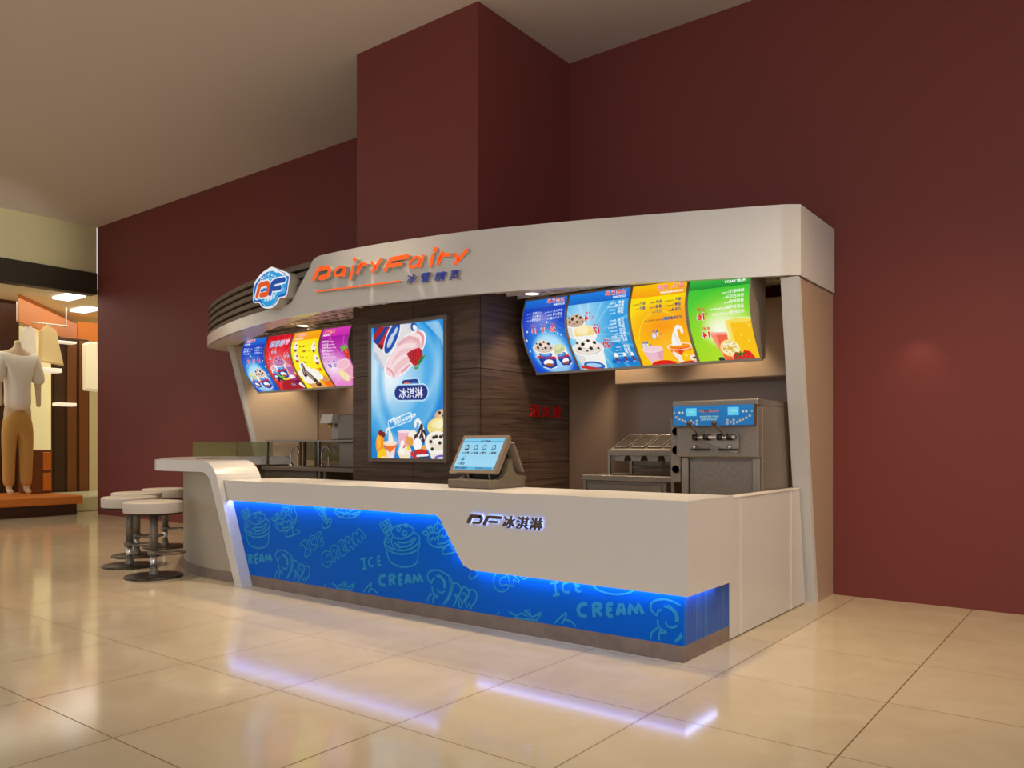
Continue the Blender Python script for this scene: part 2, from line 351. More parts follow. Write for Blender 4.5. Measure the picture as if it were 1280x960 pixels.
def art_mesh(name, art, place, material, parent=None, mask=None):
    """place(u,v) arrays, u left->right 0..1, v top->bottom 0..1 -> (N,3)"""
    px = art.pixels(); h, w = px.shape[:2]; uu, vv = np.meshgrid(np.linspace(0, 1, w), np.linspace(0, 1, h))
    P = place(uu.ravel(), vv.ravel()); idx = np.arange(h*w).reshape(h, w)
    q = np.stack([idx[:-1, :-1], idx[1:, :-1], idx[1:, 1:], idx[:-1, 1:]], -1).reshape(-1, 4)
    if mask is not None: q = q[mask(((uu[:-1, :-1]+uu[1:, 1:])/2).ravel(), ((vv[:-1, :-1]+vv[1:, 1:])/2).ravel())]
    me = bpy.data.meshes.new(name); me.vertices.add(h*w); me.vertices.foreach_set('co', P.ravel().astype(np.float32))
    me.loops.add(q.size); me.loops.foreach_set('vertex_index', q.ravel().astype(np.int32)); me.polygons.add(len(q))
    me.polygons.foreach_set('loop_start', np.arange(0, q.size, 4, dtype=np.int32)); me.update(calc_edges=True)
    me.polygons.foreach_set('use_smooth', np.ones(len(q), bool))
    c = px.reshape(-1, 3); l = np.where(c <= .04045, c/12.92, ((c+.055)/1.055)**2.4)
    ca = me.color_attributes.new('print', 'FLOAT_COLOR', 'POINT'); ca.data.foreach_set('color', np.concatenate([l, np.ones((len(l), 1))], 1).ravel().astype(np.float32))
    me.materials.append(material); me.validate(); o = bpy.data.objects.new(name, me); COL.objects.link(o)
    if parent: o.parent = parent; o.matrix_parent_inverse = parent_inv(parent)
    return o
# ================================================================== THE ROOM
struct('floor', MB().box(-22, 8, -9, 12.5, -.1, 0), mf)
struct('ceiling', MB().box(-15.5, 8, -9, 7.25, 5.44, 5.6), M_ceil)
struct('wall_back', MB().box(-15.46, 8, 7.25, 7.40, 0, 5.44), M_wall)
struct('wall_pillar', MB().box(-6.44, -4.77, 5.71, 7.25, 0, 5.44), M_wall)
M_cream = mat('cream_plaster', (206, 196, 150), .7)
M_beam = mat('dark_beam', (52, 46, 34), .5)
struct('wall_left', MB().box(-15.7, -15.5, -9, 7.25, 4.57, 5.44), M_cream)
struct('trim_1', MB().box(-15.72, -15.46, -9, 7.25, 4.16, 4.57, bev=.01), M_beam)
M_dbrown = mat('dark_brown_wood', (70, 42, 24), .5); M_mbrown = mat('mid_brown_wood', (128, 76, 36), .45); M_orng = mat('orange_laminate', (226, 132, 50), .45)
M_shopw = mat('shop_wall', (236, 222, 170), .6); M_shopf = mat('shop_floor_tile', (196, 190, 158), .3)
struct('ceiling_shop', MB().box(-22, -15.72, 2, 12.5, 4.22, 4.3), mat('shop_ceiling', (244, 236, 200), .7))
struct('wall_shop_rear', MB().box(-22.1, -22, 2, 12.5, 0, 4.3), M_shopw)
struct('wall_shop_side', MB().box(-22, -15.5, 12.4, 12.5, 0, 4.3), M_mbrown)
struct('wall_shop_near', MB().box(-15.6, -15.46, 7.4, 12.4, 0, 4.3), M_shopw)
area('shop_light', (-18.4, 7.0, 4.15), 5.0, 170, (1.0, .94, .78), sy=9)
# ---- shop fittings behind the opening
def shop_box(name, label, cat, x, px0, px1, py0, py1, depth, m, parts=(), group=None, y_to_floor=False, bev=.01):
    a = at_x(px0, py0, x); b = at_x(px1, py1, x); z0 = 0 if y_to_floor else b[2]
    mb = MB().box(x-depth, x, a[1], b[1], z0, a[2], bev=bev); o = mb.build(name, m); tag(o, label, cat, group); return o, (a[1], b[1], z0, a[2])
X1 = -17.2
shop_box('shop_pillar', 'dark brown pillar at the left edge inside the far shop', 'pillar', -17.75, -40, 24, 357, 634, .30, M_dbrown, y_to_floor=True)
# lit shelving wall: cream panel bay, orange fascia, brown wardrobes
shop_box('shop_backdrop', 'tall cream lit display panel behind the mannequin in the far shop', 'display panel', -18.15, 24, 64, 408, 612, .10, mat('lit_cream_panel', (250, 240, 190), .5, emit=(250, 232, 170), es=.35), y_to_floor=True)
w = thing('wardrobe', 'tall brown wardrobe with two light shelves in the far shop', 'wardrobe', (-18.3, 8.6, 0))
a0 = at_x(64, 420, -18.2); b0 = at_x(112, 612, -18.2)
MB().box(-18.7, -18.2, a0[1], b0[1], 0, a0[2], bev=.02).build('carcass', M_dbrown, w)
for q0, q1 in ((66, 80), (82, 96), (97, 111)):
    qa = at_x(q0, 426, -18.2); qb = at_x(q1, 612, -18.2)
    MB().box(-18.2, -18.16, qa[1]+.02, qb[1]-.02, .1, qa[2], bev=.008).build('door', M_mbrown if q0 > 80 else M_dbrown, w)
for y0 in (425, 503):
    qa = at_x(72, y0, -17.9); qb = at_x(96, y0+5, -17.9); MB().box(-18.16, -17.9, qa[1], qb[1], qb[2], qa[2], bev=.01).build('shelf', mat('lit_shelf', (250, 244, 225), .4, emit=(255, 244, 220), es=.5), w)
def slope_band(name, label, x0, x1, pts, m):
    mb = MB(); P = [at_x(px, py, x) for (px, py, x) in pts]; n = len(P)
    vs = P+[(p[0]-.12, p[1]+.02, p[2]) for p in P]
    mb.add(vs, [tuple(range(n)), tuple(range(2*n-1, n-1, -1))]+[(i, (i+1) % n, n+(i+1) % n, n+i) for i in range(n)])
    return tag(mb.build(name, m), label, 'shelf fascia')
slope_band('shelf_fascia', 'long orange fascia sloping away above the shop shelving', 0, 0, [(24, 366, -16.9), (96, 404, -19.4), (96, 428, -19.4), (24, 402, -16.9)], M_orng)
slope_band('shelf_fascia', 'short orange fascia above the white dress in the far shop', 0, 0, [(98, 402, -18.4), (122, 404, -18.4), (122, 430, -18.4), (98, 424, -18.4)], M_orng)
r0, r1 = at_x(20, 404, -17.4), at_x(84, 404, -17.4); rz = at_x(50, 404, -17.4)[2]
w = thing('clothes_rail', 'thin chrome clothes rail carrying the two shirts in the far shop', 'clothes rail', (-17.4, (r0[1]+r1[1])/2, r0[2]))
MB().tube([(-17.4, r0[1], rz), (-17.4, r1[1], rz)], .02, 8).build('rail', M_chrome, w)
for yy in (r0[1]+.02, r1[1]-.02): MB().tube([(-17.4, yy, rz), (-17.4, yy, 4.22)], .015, 8).build('hanger_rod', M_chrome, w)
# hanging clothes and dress
def garment(name, label, cat, x, pts, m, th=.12):
    mb = MB(); P = [at_x(px, py, x) for px, py in pts]; n = len(P); c = np.mean(P, 0)
    vs = [tuple(p) for p in P]+[(p[0]+th*.7, c[1]+(p[1]-c[1])*.8, c[2]+(p[2]-c[2])*.92) for p in P]+[(p[0]-th*.7, c[1]+(p[1]-c[1])*.8, c[2]+(p[2]-c[2])*.92) for p in P]
    mb.add(vs, [(i, (i+1) % n, n+(i+1) % n, n+i) for i in range(n)]+[(i, (i+1) % n, 2*n+(i+1) % n, 2*n+i) for i in range(n)]+[tuple(range(n, 2*n)), tuple(range(3*n-1, 2*n-1, -1))], 0, False)
    return tag(mb.build(name, m), label, cat)
M_shirt = mat('cream_cloth', (240, 214, 160), .8); M_whcl = mat('white_cloth', (246, 238, 222), .8)
garment('hanging_shirt', 'cream shirt hanging above the white shelf in the far shop', 'shirt', -17.4, [(49, 413), (58, 405), (70, 413), (80, 458), (66, 455), (48, 452)], M_shirt)
garment('hanging_shirt', 'white shirt hanging beside the cream shirt in the far shop', 'shirt', -17.4, [(26, 413), (35, 405), (43, 412), (46, 450), (40, 456), (26, 446)], M_whcl)
garment('hanging_dress', 'pale straight dress hanging at the right end of the far shop', 'dress', -17.9, [(103, 430), (110, 427), (121, 428), (122, 490), (104, 488)], mat('pale_dress', (246, 236, 200), .7, emit=(250, 238, 200), es=.3))  # the dress glows faintly: light put into its cloth material
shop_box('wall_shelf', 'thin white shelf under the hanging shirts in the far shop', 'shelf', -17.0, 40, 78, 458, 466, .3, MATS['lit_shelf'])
w = thing('drawer_unit', 'low orange drawer unit with two drawers on the shop platform', 'drawer unit', (-16.9, 6.9, 0))
a0 = at_x(36, 562, -16.9); b0 = at_x(84, 612, -16.9); b0 = (b0[0], min(b0[1], 7.05), .361); MB().box(-17.4, -16.9, a0[1], b0[1], b0[2], a0[2], bev=.02).build('carcass', M_mbrown, w)
for z0, z1 in ((.06, .47), (.53, .94)):
    zz0 = b0[2]+(a0[2]-b0[2])*z0; zz1 = b0[2]+(a0[2]-b0[2])*z1; MB().box(-16.9, -16.86, a0[1]+.25, b0[1]-.04, zz0, zz1, bev=.01).build('drawer', M_orng, w)
# platform
w = thing('display_platform', 'low orange topped platform on the floor at the shop entrance', 'platform', (-16, 6.3, 0))
MB().box(-17.6, -15.75, 3.5, 7.0, .0, .20).build('plinth', M_dbrown, w); MB().box(-17.7, -15.7, 3.4, 7.1, .20, .36, bev=.02).build('deck', M_orng, w)
tag(MB().box(-18.1, -16.3, 7.2, 9.4, 0, .30, bev=.02).build('floor_plinth', mat('pale_green_laminate', (208, 206, 170), .4)), 'pale green white low plinth right of the orange platform', 'plinth')
# mannequin : continuous body with clothes
def skin_fig(name, verts, edges, radii, m, parent, sub=2):
    me = bpy.data.meshes.new(name); me.from_pydata(verts, edges, []); o = bpy.data.objects.new(name, me); COL.objects.link(o)
    o.modifiers.new('skin', 'SKIN').use_smooth_shade = True
    for i, r in enumerate(radii): me.skin_vertices[0].data[i].radius = r
    me.skin_vertices[0].data[0].use_root = True
    sb = o.modifiers.new('sub', 'SUBSURF'); sb.levels = sub; sb.render_levels = sub
    bpy.context.view_layer.update(); e = bpy.data.meshes.new_from_object(o.evaluated_get(bpy.context.evaluated_depsgraph_get()))
    bpy.data.objects.remove(o); e.name = name; e.materials.clear(); e.materials.append(m); n = bpy.data.objects.new(name, e); COL.objects.link(n)
    n.parent = parent; n.matrix_parent_inverse = parent_inv(parent); return n
mq = at_x(22, 600, -16.5); my = mq[1]; mz = .36
w = thing('mannequin', 'headless shop mannequin in white shirt and khaki trousers on the orange platform', 'mannequin', (-16.5, my, mz))
T = lambda l: [(-16.5+x*1.25, my+y*1.25, mz+z*1.85) for x, y, z in l]
bodyv = T([(0, 0, .95), (0, 0, 1.15), (0, 0, 1.38), (0, 0, 1.50), (0, 0, 1.58), (.0, -.19, 1.42), (.03, -.27, 1.15), (.08, -.26, .90), (0, .19, 1.42), (.03, .27, 1.15), (.08, .26, .90), (0, -.10, .88), (.0, -.12, .48), (0, -.12, .06), (.12, -.12, .03), (0, .10, .88), (.0, .12, .48), (0, .12, .06), (.12, .12, .03)])
ed = [(0, 1), (1, 2), (2, 3), (3, 4), (2, 5), (5, 6), (6, 7), (2, 8), (8, 9), (9, 10), (0, 11), (11, 12), (12, 13), (13, 14), (0, 15), (15, 16), (16, 17), (17, 18)]
rr = [(.16, .12), (.14, .11), (.17, .12), (.06, .06), (.05, .05), (.07, .07), (.05, .05), (.035, .035), (.07, .07), (.05, .05), (.035, .035), (.1, .1), (.07, .07), (.045, .045), (.04, .04), (.1, .1), (.07, .07), (.045, .045), (.04, .04)]
skin_fig('body', bodyv, ed, [(a*1.2, b*1.2) for a, b in rr], mat('mannequin_skin', (226, 200, 160), .5), w)
skin_fig('shirt', T([(0, 0, .84), (0, 0, 1.12), (0, 0, 1.38), (.0, -.21, 1.40), (.03, -.30, 1.12), (0, .21, 1.40), (.03, .30, 1.12)]), [(0, 1), (1, 2), (2, 3), (3, 4), (2, 5), (5, 6)], [(.29, .24), (.26, .22), (.29, .23), (.15, .15), (.12, .12), (.15, .15), (.12, .12)], M_whcl, w)
skin_fig('trousers', T([(0, 0, .80), (0, 0, .90), (0, -.11, .66), (0, -.12, .42), (0, -.12, .08), (0, .11, .66), (0, .12, .42), (0, .12, .08)]), [(0, 1), (0, 2), (2, 3), (3, 4), (0, 5), (5, 6), (6, 7)], [(.22, .2), (.24, .2), (.14, .15), (.11, .12), (.09, .10), (.14, .15), (.11, .12), (.09, .10)], mat('khaki_cloth', (206, 160, 84), .8), w)
for px, py in ((86, 371), (106, 387)):
    p = at_z(px, py, 4.2); tag(MB().box(p[0]-.35, p[0]+.35, p[1]-.16, p[1]+.16, 4.17, 4.215, bev=.01).build('recessed_light', MATS.get('shop_lamp') or mat('shop_lamp', (240, 240, 250), .4, emit=(235, 238, 255), es=1.5)), 'square recessed light in the shop ceiling, '+('nearer the orange fascia' if px < 90 else 'nearer the maroon wall'), 'ceiling light', 'recessed lights in the shop ceiling')
# ================================================================== CLADDING AND BACK PANELS
def cladding():
    t = thing('wood_cladding', 'dark striped wood cladding wrapped round the pillar inside the kiosk', 'cladding', (-5.6, 5.7, 0))
    # front panels with seams; x seam at px 517, z seam
    xs = [-6.46, -5.575, -4.74]; zs = [0, 2.02, 2.95]
    for i in range(2):
        for j in range(2): MB().box(xs[i]+.003, xs[i+1]-.003, 5.67, 5.71, zs[j]+.003, zs[j+1]-.003).build('front_board', mw, t)
    ys = [5.67, 6.47, 7.19]; zt = [0, 1.13, 2.02, 2.95]
    for i in range(2):
        for j in range(3): MB().box(-4.77, -4.735, ys[i]+.003+(0 if i else .04), ys[i+1]-.003, zt[j]+.003, zt[j+1]-.003).build('side_board', mw, t)
    for j in range(2): MB().box(-6.475, -6.44, 5.713, 7.19, zs[j]+.003, zs[j+1]-.003).build('side_board', mw, t)
    MB().box(-6.455, -4.745, 5.70, 5.709, 0, 2.95).build('backing', M_dark, t)
cladding()
tag(MB().box(-4.73, -2.14, 7.19, 7.245, 0, 2.62).build('back_panel', M_back), 'glossy brown back panel behind the soft serve machine', 'wall panel', 'kiosk back panels')
tag(MB().box(-8.92, -6.48, 7.19, 7.245, 0, 2.62).build('back_panel', M_back), 'glossy brown back panel behind the sink benches', 'wall panel', 'kiosk back panels')
tag(MB().box(-4.02, -2.17, 6.93, 7.185, 1.905, 2.60, bev=.01).build('bulkhead', M_beige), 'brown boxed bulkhead on the back wall under the right menu boards', 'bulkhead')
# side support walls with a leaning front edge
t = thing('side_support', 'tall white support wall with leaning front edge at the right end', 'support wall', (-2.07, 7.0, 0))
MB().prism([(7.245, 0), (6.78, 0), (6.32, 2.62), (7.245, 2.62)], 'x', -2.135, -2.015, 0).build('panel', M_beige, t)
MB().prism([(6.80, 0), (6.74, 0), (6.28, 2.62), (6.34, 2.62)], 'x', -2.145, -2.008).build('front_edge', M_white, t)
def left_support():
    t = thing('side_support', 'tall white support wall with leaning front edge at the left end', 'support wall', (-9.3, 6.8, 0))
    # diagonal plane from (-9.45,6.2) to (-8.9,7.2)
    d = np.array([.50, .98]); d /= np.linalg.norm(d); n = np.array([-d[1], d[0]])
    b = np.array([-8.90, 7.17])
    def P(s, z, o): q = b-d*s+n*o; return (q[0], q[1], z)
    def slab(s_top, s_bot, s2t, s2b, o0, o1, za=1.157, zb=2.62):
        mb = MB(); pr = [(s_bot, za), (s_top, zb), (s2t, zb), (s2b, za)]
        vs = [P(s, z, o0) for s, z in pr]+[P(s, z, o1) for s, z in pr]
        return mb.add(vs, [(0, 1, 2, 3), (7, 6, 5, 4)]+[(i, (i+1) % 4, 4+(i+1) % 4, 4+i) for i in range(4)])
    slab(1.10, .765, 0, 0, .0, .12).build('panel', mat('beige_side_panel', (206, 184, 158), .3), t)
    slab(.38, .38, 0, 0, .0, .12, 0, 1.157).build('lower_panel', MATS['beige_side_panel'], t)
    slab(1.16, .825, 1.10, .765, -.01, .14).build('front_edge', M_white, t)
left_support()
# ================================================================== CANOPY
PATH = [(-10.1, 7.24), (-10.12, 6.7), (-10.05, 6.35), (-9.85, 6.08), (-9.4, 5.85), (-8.8, 5.62), (-8.0, 5.38), (-7.2, 5.22), (-6.5, 5.14), (-6.0, 5.13), (-5.5, 5.17), (-5.0, 5.25), (-4.5, 5.36), (-3.8, 5.58), (-3.15, 5.82), (-2.4, 6.12), (-2.15, 6.225)]
SP = smooth_path(PATH, 10)+[(-2.09, 6.25), (-2.0, 6.32), (-2.0, 6.6), (-2.0, 7.24)]
def pxr(p): q = np.array([p[0], p[1], 0]); return 640+F*(q@RT)/(q@FW)
def canopy():
    t = thing('canopy', 'curved white canopy spanning the kiosk with slatted left end', 'canopy', (-6, 6, 2.63))
    ZB, ZT, ZL = 2.63, 3.185, 2.765
    # resample finely
    pts = []
    for i in range(len(SP)-1):
        a, b = np.array(SP[i]), np.array(SP[i+1]); k = max(1, int(np.linalg.norm(b-a)/.03)) if a[0] > -7.4 and a[0] < -6 else 1
        for j in range(k): pts.append(tuple(a+(b-a)*j/k))
    pts.append(SP[-1])
    s = [0]
    for i in range(1, len(pts)): s.append(s[-1]+math.hypot(pts[i][0]-pts[i-1][0], pts[i][1]-pts[i-1][1]))
    # slanted start of the tall panel (rounded at both ends) as height against x
    def ztop(x):
        xs = [-6.95, -6.87, -6.82, -6.785, -6.475, -6.45, -6.40, -6.33]; zs = [ZL, ZL+.006, ZL+.025, ZL+.065, ZT-.07, ZT-.03, ZT-.008, ZT]
        return float(np.interp(x, xs, zs))
    inn = offset_path(pts, -.05); mb = MB(); vs = []
    # normals: make sure offset goes inside (towards larger y)
    if np.mean([p[1] for p in inn]) < np.mean([p[1] for p in pts]): inn = offset_path(pts, .05)
    for p, q in zip(pts, inn):
        zt = ztop(p[0]); vs += [(p[0], p[1], ZB), (p[0], p[1], zt), (q[0], q[1], zt), (q[0], q[1], ZB)]
    n = len(pts); mb.add(vs, [(4*i+k, 4*i+(k+1) % 4, 4*i+4+(k+1) % 4, 4*i+4+k) for i in range(n-1) for k in range(4)]+[(0, 1, 2, 3), (4*n-4, 4*n-3, 4*n-2, 4*n-1)])
    # smooth shading only along the curved front
    mb.sm = [True]*len(mb.sm); o = mb.build('fascia', M_white, t); 
    import bmesh
    bm = bmesh.new(); bm.from_mesh(o.data)
    for e in bm.edges:
        if len(e.link_faces) == 2 and e.calc_face_angle(0) > math.radians(25): e.smooth = False
    bm.to_mesh(o.data); bm.free()
    # slats
    sl = [p for p in pts if p[0] < -6.30]; zs = np.linspace(ZL-.005, ZT-.01, 6)
    i1 = offset_path(sl, .05); sg = 1 if np.mean([p[1] for p in i1]) > np.mean([p[1] for p in sl]) else -1
    back = offset_path(sl, sg*.09)
    mb = MB(); vs = []
    for q in back: vs += [(q[0], q[1], ZL-.02), (q[0], q[1], ZT-.02)]
    mb.add(vs, [(2*i, 2*i+1, 2*i+3, 2*i+2) for i in range(len(back)-1)]).build('slat_backing', M_slatd, t)
    f0 = offset_path(sl, sg*.012); f1 = offset_path(sl, sg*.045); f2 = offset_path(sl, sg*.085)
    for k in range(5):
        z0, z1 = zs[k]+.010, zs[k+1]-.006; mb = MB(); vs = []
        for a, b, c in zip(f0, f1, f2): vs += [(a[0], a[1], z0), (a[0]*.5+b[0]*.5, a[1]*.5+b[1]*.5, z0+(z1-z0)*.85), (b[0], b[1], z1), (c[0], c[1], z1), (c[0], c[1], z0)]
        m = 5; mb.add(vs, [(m*i+j, m*i+(j+1) % m, m*(i+1)+(j+1) % m, m*(i+1)+j) for i in range(len(sl)-1) for j in range(m)]+[(0, 1, 2, 3, 4), tuple(range(m*len(sl)-m, m*len(sl)))]).build('slat', M_slat, t)
    # soffit ring and roof
    so = offset_path(pts, sg*.045); si = [offset_path(pts, sg*float(np.interp(p[0], [-9.6, -8.6, -7.2, -6.2], [.36, .34, .20, .06])))[i] for i, p in enumerate(pts)]
    mb = MB(); vs = []
    for a, b in zip(so, si):
        b = (min(b[0], -2.16), min(b[1], 7.24)); b = (max(b[0], -9.8), b[1]); vs += [(a[0], min(a[1], 7.24), ZB+.005), (b[0], b[1], ZB+.005), (b[0], b[1], ZB+.10), (a[0], min(a[1], 7.24), ZB+.10)]
    mb.add(vs, [(4*i+k, 4*i+(k+1) % 4, 4*i+4+(k+1) % 4, 4*i+4+k) for i in range(n-1) for k in range(4)]).build('soffit_ring', M_white2, t)
    roof = [(p[0], min(p[1], 7.24)) for p in offset_path(pts, sg*.10)]
    MB().prism(roof, 'z', 2.98, 3.02).build('roof_panel', M_plen, t)
    # open cell ceiling
    yf = lambda x: float(np.interp(x, [p[0] for p in SP[14:-3]], [p[1] for p in SP[14:-3]]))+.07
    mb = MB(); xs = np.arange(-9.7, -2.2, .17)
    for x in xs:
        if -6.5 < x < -4.7: y1 = 5.66
        else: y1 = 7.18
        if yf(x) < y1: mb.box(x-.016, x+.016, yf(x), y1, ZB+.105, ZB+.135)
    for y in np.arange(5.40, 7.18, .17):
        ok = [x for x in xs if yf(x) < y]; 
        if not ok: continue
        segs = [(min(ok), max(ok))] if y < 5.66 else [(min(ok), -6.49), (-4.71, max(ok))]
        for a, b in segs:
            if b > a: mb.box(a, b, y-.016, y+.016, ZB+.106, ZB+.134)
    mb.build('grid_ceiling', M_grid, t)
canopy()
# downlights
DL = [(312, 416.5), (378.5, 407), (665, 367)]
dlp = []
for i, (px, py) in enumerate(DL):
    p = at_z(px, py, 2.725); dlp.append(p)
lab = ['round downlight in the canopy over the blue left menu board', 'round downlight in the canopy over the yellow left menu board', 'round downlight in the canopy beside the pillar over the right menu boards']
for i, p in enumerate(dlp[:3]):
    t = thing('downlight', lab[i], 'downlight', (p[0], p[1], 2.725), 'canopy downlights')
    MB().lathe([(.085, 2.75), (.085, 2.722), (.070, 2.718), (.066, 2.735)], (p[0], p[1], 0), 24).build('trim_ring', M_white2, t)
    MB().lathe([(.0, 2.726), (.067, 2.726), (.067, 2.74), (0, 2.74)], (p[0], p[1], 0), 24).build('lamp', M_lamp, t)
for p, e in zip(dlp[:3], (45, 45, 45)):
    spot('downlight_beam', (p[0], p[1], 2.715), (p[0], p[1]-.0, 0), e, WARM, 95, .7, .04)
for x, y, e in ((-8.95, 6.55, 52), (-8.0, 6.95, 36), (-7.0, 6.8, 36), (-3.9, 6.75, 60), (-2.8, 6.75, 60)): spot('wall_wash', (x, y, 2.60), (x, y+.1, 0), e, WARM, 80, .6, .04)
spot('outside_wash', (-1.33, 6.98, 2.25), (-1.33, 7.25, 1.85), 2.2, (1, .6, .5), 85, 1, .03)
# ================================================================== FRONT COUNTER
YF = 4.36; YB = 4.41
CUT = [(-6.725, .80), (-4.10, .80), (-4.04, .795), (-3.99, .765), (-3.955, .71), (-3.80, .49), (-3.765, .445), (-3.70, .425), (-2.035, .425)]
def counter():
    t = thing('service_counter', 'long white service counter with stepped front over a lit blue panel', 'counter', (-4.4, 4.7, 0))
    # white stepped body
    poly = [(-6.795, .972), (-6.725, .80)]+CUT[1:]+[(-2.035, .972)]
    MB().prism(poly, 'y', YF, 5.06, 0).build('body', M_white, t)
    lipo = [(-6.725, .80), (-6.718, .783)]+[(x-(.016 if -4.06 < x < -3.74 else 0), z-.017*(.4 if -4.06 < x < -3.74 else 1)) for x, z in CUT[1:-1]]+[(-2.035, .408), (-2.035, .425)]+[(x, z) for x, z in reversed(CUT[1:-1])]
    MB().prism(lipo, 'y', YF, YF+.010).build('front_lip', M_white, t); MB().box(-2.045, -2.035, YF+.010, 5.06, .408, .425).build('end_lip', M_white, t)
    # blue panel (follows the cut, a little behind)
    bp = [(-6.62, .10), (-2.085, .10), (-2.085, .42)]+[(x, z-.005) for x, z in reversed(CUT[1:-1])]+[(-6.62, .795)]
    bp = [(-6.443, .10), (-2.085, .10), (-2.085, .424)]+[(x, z-.001) for x, z in reversed(CUT[1:-1])]+[(-6.725, .799)]
    pn = MB().prism(bp, 'y', YB, YB+.03).build('blue_panel', M_blue, t); pn['label'] = 'glossy blue panel printed with ice cream line drawings'
    # end panel with vertical streaks
    ms = mat('blue_streaked_end', (4, 80, 160), .3); b = ms.node_tree.nodes['Principled BSDF']
    f = noise(ms, mapped(ms, (30, 30, .6)), 2.0, 3, .6); lk(ms, ramp(ms, f, [(.38, (4, 66, 168)), (.55, (8, 92, 178)), (.68, (40, 128, 176))]), b.inputs['Base Color'])
    MB().box(-2.115, -2.0845, YB+.0302, 5.10, .10, .424).build('end_panel', ms, t)
    MB().prism([(-6.403, 0), (-2.083, 0), (-2.083, .10), (-6.441, .10)], 'y', YB-.002, 5.10).build('plinth', M_stone, t)
    led = MB()
    led.box(-6.71, -4.06, YF+.012, YB-.006, .789, .799)
    led.prism([(-3.985, .755), (-3.945, .70), (-3.79, .478), (-3.80, .470), (-3.962, .700), (-3.998, .752)], 'y', YF+.012, YB-.006)
    led.box(-3.69, -2.09, YF+.012, YB-.006, .414, .424); led.box(-2.078, -2.045, YB-.03, 4.86, .414, .424)
    led.build('led_strip', M_led, t)
    return t
cnt = counter()
def doodles():
    mb = MB(); cnt_ = [0]
    def px2(scale, ox, oy): return lambda pts: [at_y(ox+x/scale, oy+y/scale, YB) for x, y in pts]
    A = px2(6.0, 400, 610); B = px2(7.387, 280, 610); C = px2(4.267, 280, 600)
    S = []   # (points, width, closed)
    def s(f, pts, w=.013, cl=False): S.append(([(p[0], p[2]) for p in f(pts)], w, cl))
    def circ(x, y, rx, ry, n=14, a0=0, a1=2*math.pi): return [(x+rx*math.cos(a), y+ry*math.sin(a)) for a in np.linspace(a0, a1, n, endpoint=a1-a0 < 6.2)]
    sm = lambda pts: smooth_path(pts, 4)
    # cup of ice cream
    s(A, sm([(482, 395), (484, 425), (500, 455), (540, 480), (600, 495), (670, 490), (725, 468), (747, 435), (748, 400)]))
    s(A, sm([(500, 470), (512, 515), (525, 545), (550, 570), (600, 588), (650, 592), (700, 580), (728, 555), (736, 510), (738, 468)]))
    s(A, sm([(484, 400), (500, 432), (545, 455), (600, 468), (650, 465), (700, 445), (738, 412), (748, 378), (735, 350), (708, 335)]))
    s(A, sm([(486, 395), (492, 372), (510, 356), (530, 352)]))
    s(A, sm([(585, 405), (640, 410), (690, 392), (712, 365)])); s(A, sm([(600, 440), (650, 438), (690, 418), (722, 375)]))
    s(A, sm([(560, 372), (600, 380), (645, 372), (690, 345), (702, 312), (672, 285), (620, 275), (560, 290), (535, 320), (545, 350), (562, 372)]))
    s(A, sm([(545, 362), (536, 400), (545, 430), (560, 455)])); s(A, sm([(590, 405), (592, 430), (602, 458)])); s(A, sm([(560, 410), (575, 425), (585, 445)]))
    s(A, circ(592, 306, 13, 18), cl=True); s(A, circ(637, 340, 16, 18), cl=True); s(A, circ(646, 280, 12, 12), cl=True); s(A, circ(512, 392, 13, 20, 4), cl=True)
    s(A, [(447, 270), (515, 233), (541, 290), (492, 352)], cl=True)
    for q in ([(458, 292), (523, 252)], [(470, 315), (532, 272)], [(481, 336), (538, 290)], [(470, 258), (508, 335)], [(493, 246), (526, 305)]): s(A, q, .010)
    # brushed ICE / CREAM
    for q in ([(303, 533), (345, 525)], [(328, 530), (336, 604)], [(318, 610), (352, 598)], sm([(396, 522), (375, 532), (367, 558), (377, 584), (402, 584)]), [(432, 515), (438, 580)], [(432, 515), (452, 511)], [(434, 548), (454, 544)], [(438, 580), (460, 577)]): s(A, q, .018)
    for q in (sm([(492, 655), (462, 660), (446, 688), (456, 722), (490, 730)]), [(522, 652), (527, 734)], sm([(522, 652), (550, 652), (560, 668), (545, 685), (527, 690)]), [(538, 690), (564, 724)], [(592, 650), (594, 725)], [(594, 650), (620, 648)], [(594, 686), (616, 684)], [(596, 724), (620, 722)], [(642, 720), (652, 656), (670, 656), (680, 716)], [(646, 694), (674, 690)], [(702, 716), (706, 652), (736, 700), (748, 646), (770, 708)]): s(A, q, .026)
    # sundae bowl
    s(A, sm([(765, 332), (795, 323), (815, 340), (792, 352), (768, 336)])); s(A, sm([(812, 352), (838, 334), (872, 335), (892, 352), (886, 402)])); s(A, sm([(890, 372), (896, 328), (930, 300), (968, 312), (985, 345), (976, 382)]))
    s(A, sm([(814, 352), (810, 392), (838, 430), (890, 446), (950, 432), (1005, 392), (1030, 345), (1035, 300), (1010, 262)])); s(A, sm([(945, 440), (920, 470), (925, 494), (960, 494), (1010, 480), (1062, 464), (1060, 440), (1022, 436)])); s(A, [(1000, 400), (985, 440), (1010, 480)])
    s(A, sm([(866, 310), (862, 280), (880, 262), (892, 224), (915, 245), (935, 232), (952, 252), (975, 262), (985, 290)])); s(A, sm([(880, 315), (884, 285), (900, 262), (918, 290), (940, 262), (955, 290)]), .010)
    s(A, sm([(820, 372), (838, 392), (850, 368), (868, 386), (880, 358)])); s(A, sm([(902, 368), (920, 354), (932, 372), (948, 350), (968, 362)])); s(A, [(836, 332), (812, 300), (828, 276), (842, 300), (852, 330)]); s(A, [(800, 300), (850, 292)]); s(A, sm([(880, 420), (940, 410), (995, 372), (1020, 335)])); s(A, [(1012, 262), (1010, 205)]); s(A, [(962, 255), (956, 205)]); s(A, [(985, 260), (984, 208)], .008)
